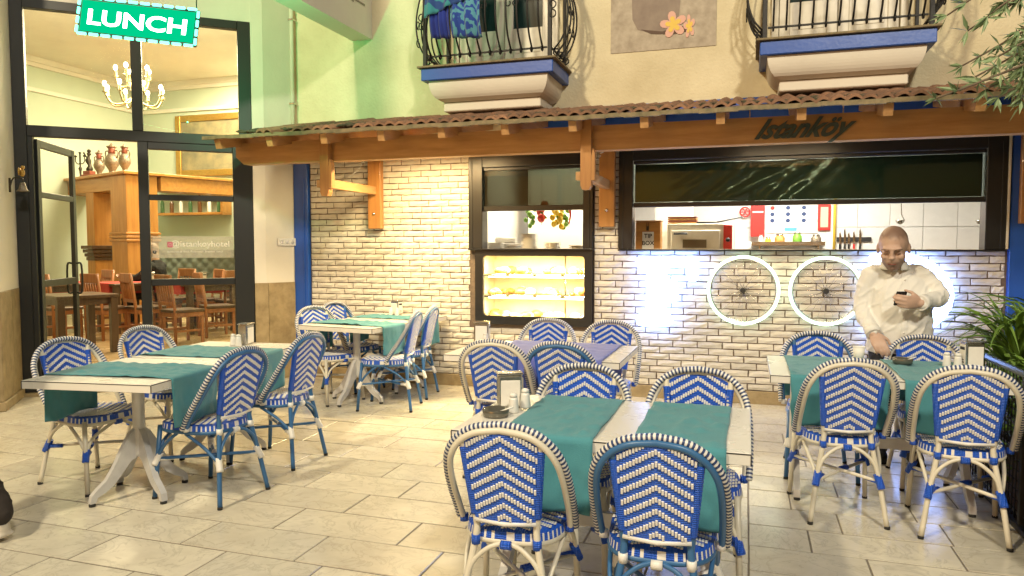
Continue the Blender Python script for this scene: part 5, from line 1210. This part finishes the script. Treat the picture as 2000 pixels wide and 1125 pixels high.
def face_details(Mh, parent, beard=True):
    def sp(mb, c, r):
        o = len(mb.v); mb.sphere((0, 0, 0), 1, 0, 10, 7)
        for i in range(o, len(mb.v)): v = mb.v[i]; mb.v[i] = tuple(Mh @ Vector((v[0] * r[0] + c[0], v[1] * r[1] + c[1], v[2] * r[2] + c[2])))
        return mb
    for s in (-1, 1):
        sp(MB(), (s * .034, -.092, .006), (.013, .007, .004)).build('eye', M['stubble'], parent)
        MB().tube([Mh @ Vector((s * .016, -.104, .030)), Mh @ Vector((s * .036, -.103, .034)), Mh @ Vector((s * .056, -.090, .028))], [.0025, .0035, .002], 6).build('eyebrow', M['stubble'], parent)
    MB().tube([Mh @ Vector((-.022, -.098, -.062)), Mh @ Vector((0, -.1035, -.060)), Mh @ Vector((.022, -.098, -.062))], .0028, 6).build('mouth_line', M['redbrown'], parent)
    if beard: sp(MB(), (0, -.083, -.097), (.016, .012, .014)).build('beard', M['stubble'], parent)
def hand_parts(mb, Mh, curl, s=1):
    # local: wrist at origin, fingers towards -z, palm faces -y, thumb at +x*s
    o = len(mb.v); mb.sphere((0, 0, -.048), 1, 0, 12, 8, (.040, .017, .052))
    base = [(.030, -.088, .072), (.010, -.095, .080), (-.011, -.092, .074), (-.030, -.083, .058)]
    for i, (x, z, L) in enumerate(base):
        p = Vector((x, 0, z)); a = .15; pts = [p + Vector((0, 0, .03)), p.copy()]
        for k, fr_ in enumerate((.45, .32, .23)):
            a += curl[i] * (1 if k else .7); p = p + Vector((0, -math.sin(a), -math.cos(a))) * L * fr_; pts.append(p.copy())
        mb.tube(pts, [.0105, .0100, .0092, .0084, .0070], 8); mb.sphere(tuple(pts[-1]), .0072, 0, 8, 5)
    p = Vector((.034, -.006, -.030)); pts = [Vector((.020, 0, -.02)), p, p + Vector((.020, -.012, -.026)), p + Vector((.024, -.028 - .02 * curl[4], -.052))]
    mb.tube(pts, [.014, .013, .0105, .008], 8); mb.sphere(tuple(pts[-1]), .008, 0, 8, 5)
    for i in range(o, len(mb.v)): v = mb.v[i]; mb.v[i] = tuple(Mh @ Vector((v[0] * s, v[1], v[2])))
def aim(p, z_to, x_hint, sc_=1):
    # matrix at p whose -z axis points along z_to
    z = -Vector(z_to).normalized(); x = Vector(x_hint); x = (x - z * x.dot(z)).normalized(); y = z.cross(x)
    m = Matrix((x, y, z)).transposed().to_4x4() @ Matrix.Scale(sc_, 4); m.translation = Vector(p); return m
# ---- the standing man behind the right table
mo = Vector((.99, 5.50, 0)); mn = thing('person', 'man in a white shirt standing behind the right table, holding a phone', 'person', mo)
def L_(px, py, Y): return atY(px, py, Y) - mo
sR, eR, wR = L_(1700, 536, 5.50), L_(1683, 600, 5.50), L_(1706, 652, 5.30)
sLh, eL, wL = L_(1799, 536, 5.50), L_(1836, 578, 5.44), L_(1798, 592, 5.22)
hc = L_(1745, 484, 5.38); Mh = Matrix.Translation(hc) @ Matrix.Rotation(R(-14), 4, 'Z') @ Matrix.Rotation(R(24), 4, 'X') @ Matrix.Scale(1.12, 4)
body = MB(); head_parts(body, Mh)
limb(body, [hc + Vector((0, .03, -.06)), L_(1748, 508, 5.46), L_(1750, 530, 5.5)], [.066, .064, .05])
loft(body, [((0, .01, .78), .13, .08), ((0, .0, .95), .13, .09), ((0, .01, 1.1), .13, .08), ((0, .015, 1.19), .12, .07), ((0, .01, 1.27), .05, .045)])
limb(body, [Vector((sR.x + .05, 0, sR.z - .01)), sR + Vector((.02, .01, -.02)), eR, wR], [.035, .04, .036, .032]); limb(body, [Vector((sLh.x - .05, 0, sLh.z - .01)), sLh + Vector((-.02, .01, -.02)), eL, wL], [.035, .04, .036, .032])
for sx in (-1, 1): limb(body, [(sx * .08, .02, .80), (sx * .095, .0, .45), (sx * .10, .02, .10)], [.08, .055, .045])
hR = aim(wR, L_(1722, 680, 5.22) - wR, (-1, .3, 0), 1.12); hand_parts(body, hR, (.4, .45, .55, .6, .6), -1)
hL = aim(wL, L_(1768, 590, 5.17) - wL, (0, -.25, 1), 1.12); hand_parts(body, hL, (.5, .55, .6, .6, .5), 1)
Mi = Mh.inverted()
def sstep(a, b, x): t = min(1, max(0, (x - a) / (b - a))); return t * t * (3 - 2 * t)
def headmask(c):
    q = Mi @ c
    if q.length > .19: return (0, 0, 0)
    j = .012 * noise.noise(q * 60)
    hair = max(sstep(.045, .085, q.z + j + .35 * q.y), sstep(-.005, .05, q.y + j) * sstep(-.04, .0, q.z)); hair *= .75
    beard = sstep(-.035, -.065, q.z + j) * sstep(.03, -.01, q.y) * sstep(-.135, -.11, q.z)
    return (hair, beard, 0)
def head_skin():
    m = mat('skin_with_stubble', (.53, .36, .275), .5, var=.4, vscale=12, col2=(.44, .27, .20), bump=.08, bscale=90); t = m.node_tree; N = t.nodes.new; L = t.links.new; b = t.nodes['Principled BSDF']
    at_ = N('ShaderNodeAttribute'); at_.attribute_name = 'mask'; sp = N('ShaderNodeSeparateColor'); L(at_.outputs['Color'], sp.inputs[0])
    src = b.inputs['Base Color'].links[0].from_socket
    m1 = N('ShaderNodeMixRGB'); L(sp.outputs[0], m1.inputs[0]); L(src, m1.inputs[1]); m1.inputs[2].default_value = (.17, .10, .07, 1)
    m2 = N('ShaderNodeMixRGB'); mm = N('ShaderNodeMath'); mm.operation = 'MULTIPLY'; mm.inputs[1].default_value = .7; L(sp.outputs[1], mm.inputs[0]); L(mm.outputs[0], m2.inputs[0]); L(m1.outputs[0], m2.inputs[1]); m2.inputs[2].default_value = (.14, .085, .065, 1)
    L(m2.outputs[0], b.inputs['Base Color']); return m
bd_ = fuse(body, 'body', head_skin(), mn, .0065, smooth=3, maskf=headmask)
face_details(Mh, mn)
sh_ = MB(); loft(sh_, [((.0, .02, .735), .205, .155), ((.0, -.01, .80), .205, .165), ((0, -.02, .92), .20, .168), ((0, -.012, 1.04), .19, .155), ((0, .0, 1.15), .195, .14), ((0, .01, 1.23), .175, .115), ((0, .012, 1.275), .125, .09), ((0, .005, 1.315), .078, .072)], 28)
limb(sh_, [Vector((sR.x + .10, .01, sR.z - .02)), sR + Vector((.012, 0, -.005)), eR, eR.lerp(wR, .92)], [.07, .068, .056, .044]); limb(sh_, [Vector((sLh.x - .10, .01, sLh.z - .02)), sLh + Vector((-.012, 0, -.005)), eL, eL.lerp(wL, .92)], [.07, .068, .058, .045])
shirt = fuse(sh_, 'shirt', M['shirt'], mn, .009, .0085, 13, 3)
nk = L_(1748, 514, 5.44)
for s in (-1, 1):
    def col(u, v, s=s): a = R(20 + 140 * u) * s; r1 = .078 + .016 * v; return (nk.x + r1 * math.sin(a), nk.y + .03 - .085 * math.cos(a) * (1 + .1 * v), nk.z + .022 - .048 * v - .02 * (1 - u) + .0)
    c_ = MB().grid(col, 10, 3).build('collar', M['shirt'], shirt); md = c_.modifiers.new('t', 'SOLIDIFY'); md.thickness = .006
from mathutils.bvhtree import BVHTree
bv = BVHTree.FromPolygons([v.co for v in shirt.data.vertices], [list(p.vertices) for p in shirt.data.polygons])
def front(x, z):
    h = bv.ray_cast(Vector((x, -1, z)), Vector((0, 1, 0))); return h[0].y if h[0] else -.15
def plk(u, v): x = .006 - .02 * v + (u - .5) * .034; z = 1.285 - .535 * v; return (x, front(x, z) - .004, z)
MB().grid(plk, 3, 60).build('placket', M['shirt'], shirt)
for k in range(6):
    v = .10 + .16 * k; p_ = plk(.5, v); MB().lathe([(.0065, 0), (.0065, .003), (.001, .004)], 8, (p_[0], p_[1] - .001, p_[2]), M=Matrix.Rotation(R(90), 4, 'X')).build('button', M['porcelain'], shirt)
for wp, ep in ((wR, eR), (wL, eL)):
    d = (wp - ep).normalized(); c0 = ep.lerp(wp, .80); MB().tube([c0, c0 + d * .03, c0 + d * .06], [.049, .0505, .049], 14).build('cuff', M['shirt'], shirt)
tr = MB(); loft(tr, [((0, .02, .70), .19, .14), ((0, .02, .80), .175, .13)])
for sx in (-1, 1): limb(tr, [(sx * .085, .02, .74), (sx * .10, .0, .44), (sx * .105, .02, .09)], [.105, .082, .068])
fuse(tr, 'trousers', M['trouser'], mn, .012, .006, 14, 4)
for sx in (-1, 1):
    s = MB(); s.sphere((sx * .11, -.05, .04), 1, 0, 14, 8, (.048, .13, .045)); s.sphere((sx * .11, .04, .055), 1, 0, 12, 8, (.042, .05, .055)); s.bbox(sx * .11 - .046, sx * .11 + .046, -.17, .08, 0, .02, .008); fuse(s, 'shoe', M['blackcloth'], mn, .008, 0, 1, 3)
ph = thing('mobile_phone', 'dark mobile phone in the hand of the man', 'phone', mo + hL @ Vector((0, -.045, -.10)))
Mp = hL.to_3x3().normalized().to_4x4() @ Matrix.Rotation(R(12), 4, 'X')
MB().bbox(-.038, .055, -.006, .006, -.04, .045, .003, 0, Mp).build('phone_body', M['phone'], ph); MB().bbox(-.034, .05, -.0072, -.0062, -.036, .041, .0004, 0, Mp).build('screen', mat('phone_screen', (.03, .035, .05), .1, spec=.7), ph)
# ---- passer-by leaving the picture on the left
po = Vector((-3.78, 2.52, 0)); pb = thing('person', 'passer-by in dark trousers and pale shoes cut by the left picture edge', 'person', po)
def full_person(t, o_, hipz, legs, arms, hm, top, bot, shoe, shoes, sit=False):
    b = MB(); head_parts(b, hm); c = hm.translation; limb(b, [c + Vector((0, .03, -.06)), Vector((0, 0, hipz + .5))], [.058, .07])
    loft(b, [((0, 0, hipz - .05), .14, .1), ((0, 0, hipz + .25), .13, .1), ((0, 0, hipz + .48), .15, .1), ((0, 0, hipz + .54), .07, .06)])
    for a in arms: limb(b, a, [.05, .04, .03]); hand_parts(b, aim(a[-1], Vector(a[-1]) - Vector(a[-2]), (0, -1, .2)), (.4, .4, .5, .5, .4))
    for l in legs: limb(b, l, [.075, .05, .04])
    fuse(b, 'body', M['skin'], t, .009, smooth=3)
    j = MB(); loft(j, [((0, 0, hipz - .08), .185, .14), ((0, 0, hipz + .2), .17, .14), ((0, 0, hipz + .42), .20, .135), ((0, 0, hipz + .52), .12, .09), ((0, 0, hipz + .57), .07, .065)])
    for a in arms: limb(j, [a[0], a[1], Vector(a[1]).lerp(Vector(a[2]), .95)], [.078, .065, .05])
    fuse(j, 'jacket', top, t, .013, .008, 12, 3)
    k = MB(); loft(k, [((0, 0, hipz - .12), .17, .13), ((0, 0, hipz), .165, .125)])
    for l in legs: limb(k, [l[0], l[1], Vector(l[1]).lerp(Vector(l[2]), .96)], [.10, .08, .066])
    fuse(k, 'trousers', bot, t, .012, .006, 12, 3)
    for Ms in shoes:
        s = MB(); o = 0; s.sphere((0, -.07, .042), 1, 0, 14, 8, (.047, .13, .042)); s.sphere((0, .02, .055), 1, 0, 12, 8, (.042, .05, .055)); s.bbox(-.045, .045, -.19, .06, 0, .022, .008)
        for i in range(len(s.v)): s.v[i] = tuple(Ms @ Vector(s.v[i]))
        fuse(s, 'shoe', shoe, t, .008, 0, 1, 2)
heel = atY(20, 1038, 2.60) - po
MsR = Matrix.Translation((heel.x - .075, heel.y, .012)) @ Matrix.Rotation(R(-90), 4, 'Z') @ Matrix.Rotation(R(14), 4, 'X')
MsF = Matrix.Translation((-.36, -.12, .0)) @ Matrix.Rotation(R(-90), 4, 'Z')
full_person(pb, po, .90, [[(.0, .08, .90), (.06, .08, .50), (heel.x - .06, heel.y, .12)], [(.0, -.08, .90), (-.20, -.10, .50), (-.34, -.12, .10)]], [[(0, .2, 1.36), (-.04, .25, 1.08), (-.16, .25, .90)], [(0, -.2, 1.36), (.06, -.25, 1.08), (.0, -.26, .86)]], Matrix.Translation((-.02, 0, 1.60)) @ Matrix.Rotation(R(-90), 4, 'Z'), M['blackcloth'], mat('brown_trousers', (.03, .022, .018), .85, var=.4, vscale=20), mat('pale_shoe', (.60, .54, .44), .6, var=.3, vscale=12), [MsR, MsF])
# ---- diner sitting inside
do = atD(305, 500, 11.9); do = Vector((do.x, do.y, FZ)); dn_ = thing('person', 'diner in black sitting inside at the red table', 'person', do, R(-70))
full_person(dn_, do, .52, [[(.09, 0, .52), (.1, -.42, .50), (.1, -.42, .10)], [(-.09, 0, .52), (-.1, -.42, .50), (-.1, -.42, .10)]], [[(.2, 0, .98), (.24, -.2, .80), (.12, -.48, .80)], [(-.2, 0, .98), (-.24, -.2, .80), (-.14, -.5, .80)]], Matrix.Translation((0, -.06, 1.24)) @ Matrix.Rotation(R(20), 4, 'X'), M['blackcloth'], M['trouser'], M['redbrown'], [Matrix.Translation((.1, -.42, 0)), Matrix.Translation((-.1, -.42, 0))])
# ================================================================== PLANTS
def strap_leaf(L, wd, droop, m):
    b = MB()
    def fn(u, v):
        s = v * L; a = R(78) - droop * v * v; x = 0; z = 0; n = 10
        for k in range(int(v * n)): t = (k + .5) / n; aa = R(80) - droop * t ** 1.5; x += L / n * math.cos(aa); z += L / n * math.sin(aa)
        w_ = wd * math.sin(math.pi * min(1, .12 + .88 * v) ** .8) * (1 - v * .3) + .001
        return (x, (u - .5) * w_, z + .25 * w_ * abs(2 * u - 1))
    return b.grid(fn, 2, 10).mesh('leaf', m)
SL = [strap_leaf(L, wd, R(d), M['leaf']) for L, wd, d in ((.50, .044, 70), (.62, .038, 115), (.55, .045, 140), (.42, .04, 40), (.70, .03, 150))]
pf = thing('lattice_fence', 'low black wire lattice with dark top rail at the right edge', 'fence', (1.36, 0, 0))
for y in (3.2, 4.3, 5.42): MB().bbox(-.016, .016, y - .016, y + .016, 0, .80, .003).build('fence_post', M['iron'], pf)
MB().tube([(0, 3.2, .80), (0, 5.42, .80)], .02, 8).build('top_rail', mat('dark_green_rail', (.02, .035, .03), .35), pf)
MB().bbox(-.03, .03, 3.2, 5.42, .0, .03, .004).build('base_rail', M['iron'], pf)
for k in range(44): MB().tube([(0, 3.25 + .05 * k, .03), (0, 3.25 + .05 * k, .79)], .0035, 5).build('upright_wire', M['iron'], pf)
for k in range(14): MB().tube([(.006, 3.21, .07 + .052 * k), (.006, 5.41, .07 + .052 * k)], .0035, 5).build('cross_wire', M['iron'], pf)
pb_ = thing('planter_box', 'long dark planter behind the lattice', 'planter', (1.72, 4.5, 0))
MB().bbox(-.30, .30, -1.3, 1.3, 0, .34, .01).build('planter_wall', M['darkwood'], pb_); MB().box(-.28, .28, -1.18, 1.18, .341, .36).build('soil', M['soil'], pb_)
def strap_plant(label, x, y, z, n, sc_, seed):
    t = thing('strap_leaf_plant', label, 'plant', (x, y, z), 0, 'strap leaved plants in the planter'); r = random.Random(seed)
    MB().lathe([(.05, 0), (.035, .2 * sc_), (.02, .35 * sc_), (.001, .36 * sc_)], 8).build('stem', M['bark'], t)
    for k in range(n):
        o = inst(SL[r.randrange(5)], 'leaf', t, (0, 0, r.uniform(.03, .34) * sc_), (sc_ * r.uniform(.8, 1.15),) * 3, r.uniform(0, 6.28)); o.rotation_euler.x = r.uniform(-.35, .35)
strap_plant('bushy green strap leaved plant beside the blue post', 1.64, 5.35, .361, 150, 1.1, 2); strap_plant('strap leaved plant behind the lattice at the picture edge', 1.62, 4.75, .361, 60, .75, 3)
strap_plant('tall strap leaved plant against the blue post', 1.86, 5.5, .361, 130, 1.2, 6)
def leaf_cloud(name, m, pts, L, wd, seed, parent):
    r = random.Random(seed); b = MB()
    for p in pts:
        d = Vector((r.gauss(0, 1), r.gauss(0, 1), r.gauss(0, .7))).normalized(); s = d.orthogonal().normalized(); s = (Matrix.Rotation(r.uniform(0, 6.28), 3, d) @ s); k = r.uniform(.7, 1.2); n = d.cross(s) * wd * .25
        p = Vector(p); b.add([p, p + d * L * .45 * k + s * wd * .5 + n, p + d * L * k, p + d * L * .45 * k - s * wd * .5 + n, p + d * L * .45 * k], [(0, 1, 4), (1, 2, 4), (0, 4, 3), (4, 2, 3)])
    return b.build(name, m, parent)
r = random.Random(4)
hd = thing('hedge_plant', 'dark leafy hedge growing in the planter behind the lattice', 'plant', (0, 0, 0))
MB().tube([(1.75, 3.4, .36), (1.72, 3.9, .55), (1.76, 4.4, .5), (1.7, 5.3, .6)], .012, 6).build('stem', M['bark'], hd)
tag(leaf_cloud('foliage', M['leaf'], [(r.uniform(1.40, 1.98), r.uniform(3.2, 5.4), r.uniform(.1, .78)) for _ in range(3200)], .07, .03, 5, hd), kind='stuff')
# olive tree overhanging at the top right
ot = thing('olive_tree', 'olive tree with narrow leaves overhanging the canopy at the right', 'tree', (3.3, 4.5, 0))
O = Vector((3.3, 4.5, 0)); r = random.Random(12)
MB().tube(catmull([(0, 0, -.02), (.05, .05, .8), (-.05, 0, 1.7), (.0, .05, 2.6), (-.15, 0, 3.6), (-.1, 0, 4.8)], 5), [.14 - .0036 * k for k in range(26)], 10).build('trunk', M['bark'], ot)
def twig(path, rad): MB().tube(path, [rad * (1 - .75 * i / (len(path) - 1)) for i in range(len(path))], 6).build('limb', M['bark'], ot)
tips = [((1905, 150), 4.5, 3.0), ((1828, 192), 4.2, 2.55), ((1890, 60), 4.6, 3.5), ((1880, 128), 4.8, 3.1), ((1930, 30), 4.3, 3.7), ((1850, 30), 4.7, 3.7), ((1950, 190), 4.5, 2.9), ((1980, 110), 4.7, 3.2), ((1990, 60), 4.3, 3.4), ((1950, 110), 4.2, 3.1), ((1960, 20), 4.8, 3.6), ((1925, 175), 4.9, 2.9), ((1880, -60), 4.5, 4.1), ((1960, -90), 4.6, 4.2), ((2040, -20), 4.4, 3.9), ((2060, 120), 4.6, 3.3)]
LV = MB()
def leafat(p, d, k, wd):
    s = d.orthogonal().normalized(); s = Matrix.Rotation(r.uniform(0, 6.28), 3, d) @ s; n = d.cross(s) * wd * .2
    LV.add([p, p + d * .04 * k + s * wd * .5 + n, p + d * .095 * k, p + d * .04 * k - s * wd * .5 + n, p + d * .045 * k], [(0, 1, 4), (1, 2, 4), (0, 4, 3), (4, 2, 3)])
for (px, py), Y, zs in tips:
    tip = atY(px, py, Y) - O; st_ = Vector((-.08, .02, zs + .1)); mid = st_.lerp(tip, .5) + Vector((0, r.uniform(-.1, .1), .18))
    path = catmull([st_, mid, tip], 12); twig(path, .018)
    n = len(path)
    for i in range(n // 4, n):
        d0 = (path[min(i + 1, n - 1)] - path[i - 1]).normalized()
        for q in range(7):
            d = (d0 * .55 + Vector((r.gauss(0, .6), r.gauss(0, .6), r.gauss(-.15, .6)))).normalized(); leafat(path[i], d, r.uniform(.7, 1.15), r.uniform(.016, .024))
        if i % 4 == 0 and i < n - 2:
            e = path[i] + (d0 + Vector((r.gauss(0, .7), r.gauss(0, .7), r.gauss(-.5, .4)))).normalized() * r.uniform(.18, .34); sp_ = catmull([path[i], path[i].lerp(e, .5) + Vector((0, 0, .02)), e], 7); twig(sp_, .005)
            for j in range(2, len(sp_)):
                d1 = (sp_[j] - sp_[j - 1]).normalized()
                for q in range(4): leafat(sp_[j], (d1 * .7 + Vector((r.gauss(0, .6), r.gauss(0, .6), r.gauss(0, .6)))).normalized(), r.uniform(.7, 1.1), r.uniform(.015, .022))
for _ in range(2600):
    c = Vector((r.gauss(.1, .8), r.gauss(0, .7), r.gauss(4.9, .55)))
    leafat(c, Vector((r.gauss(0, 1), r.gauss(0, 1), r.gauss(0, 1))).normalized(), 1, .02)
tag(LV.build('crown', M['olive'], ot), kind='stuff')
# ================================================================== LAMPS OF THE PLACE AND ADDED FILL LIGHTS
def lamp(name, kind, loc, col, power, **kw):
    l = bpy.data.lights.new(name, kind); l.color = col; l.energy = power
    for k, v in kw.items(): setattr(l, k, v)
    o = bpy.data.objects.new(name, l); COL.objects.link(o); o.location = loc; return o
# tube lamps hung behind the canopy beam
for lab, x, y, pw, col in (('warm tube lamp behind the canopy beam near the left bracket', -2.95, 6.36, 74, (1, .74, .36)), ('warm tube lamp behind the canopy beam over the serving window', .35, 6.36, 15, (1, .78, .46))):
    t = thing('canopy_lamp', lab, 'lamp', (x, y, 2.37), 0, 'tube lamps under the canopy')
    MB().bbox(-.45, .45, -.03, .03, .02, .05, .004).build('lamp_housing', M['white'], t)
    for q in (-1, 1): MB().tube([(q * .35, 0, .05), (q * .35, 0, zt(y) - 2.37)], .006, 6).build('hanger_rod', M['steel'], t)
    MB().tube([(-.42, 0, 0), (.42, 0, 0)], .014, 10).build('tube', emit('canopy_tube', col, 12), t)
    lamp('canopy_tube_light', 'AREA', (x, y, 2.35), col, pw, shape='RECTANGLE', size=.84, size_y=.06)
lamp('chandelier_light', 'POINT', tuple(cc + Vector((0, 0, .12))), (1, .80, .46), 260, shadow_soft_size=.5)
lamp('dining_fill_light', 'AREA', (-9.0, 10.9, CEI - .05), (1, .84, .54), 480, shape='DISK', size=2.0)  # added fill under the ceiling to brighten the dining room, no fitting behind it
lamp('kitchen_light', 'AREA', (.4, 8.5, 2.66), (1, .93, .80), 130, shape='RECTANGLE', size=1.3, size_y=.1)
lamp('hatch_fill_light', 'AREA', (-2.05, 8.2, 2.68), (1, .86, .62), 60, shape='RECTANGLE', size=.8, size_y=.1)  # extra light put in to brighten the dark hatch background, no lamp there
for zc in (.705, .478, .262): lamp('case_light', 'AREA', (-2.045, YW + .075, .66 + zc), (1, .76, .36), 62, shape='RECTANGLE', size=1.0, size_y=.03)
sg_ = lamp('sign_glow', 'SPOT', tuple(pc0 - nrm * .06 + right * .2), (.05, 1, .34), 105, shadow_soft_size=0, spot_size=R(100), spot_blend=.9)
sg_.rotation_euler = (Vector((-4.35, 7.0, 3.6)) - sg_.location).to_track_quat('-Z', 'Y').to_euler()
# street lanterns behind the viewer
def lantern(label, x, y, z, col, pw, tgt):
    t = thing('street_lantern', label, 'street lamp', (x, y, 0), 0, 'street lanterns behind the terrace')
    MB().lathe([(.09, 0), (.08, .25), (.045, .35), (.04, z - .1)], 12).build('lamp_post', M['iron'], t)
    MB().lathe([(.05, z - .1), (.16, z), (.2, z + .4), (.03, z + .5), (.001, z + .52)], 8).build('lantern_head', M['iron'], t)
    d = Vector(tgt) - Vector((x, y, z)); dh = Vector((d.x, d.y, 0)).normalized() * .3
    o = lamp('lantern_light', 'AREA', (x + dh.x, y + dh.y, z + .1), col, pw, shape='DISK', size=.6)
    o.rotation_euler = d.to_track_quat('-Z', 'Y').to_euler()
    return o
lantern('tall iron street lantern left behind the viewer', -4.2, -2.6, 7.6, (1, .85, .57), 660, (-3, 6, 1.6))
lantern('tall iron street lantern right behind the viewer', 2.6, -2.6, 7.0, (1, .90, .72), 520, (0, 6, 1.6))
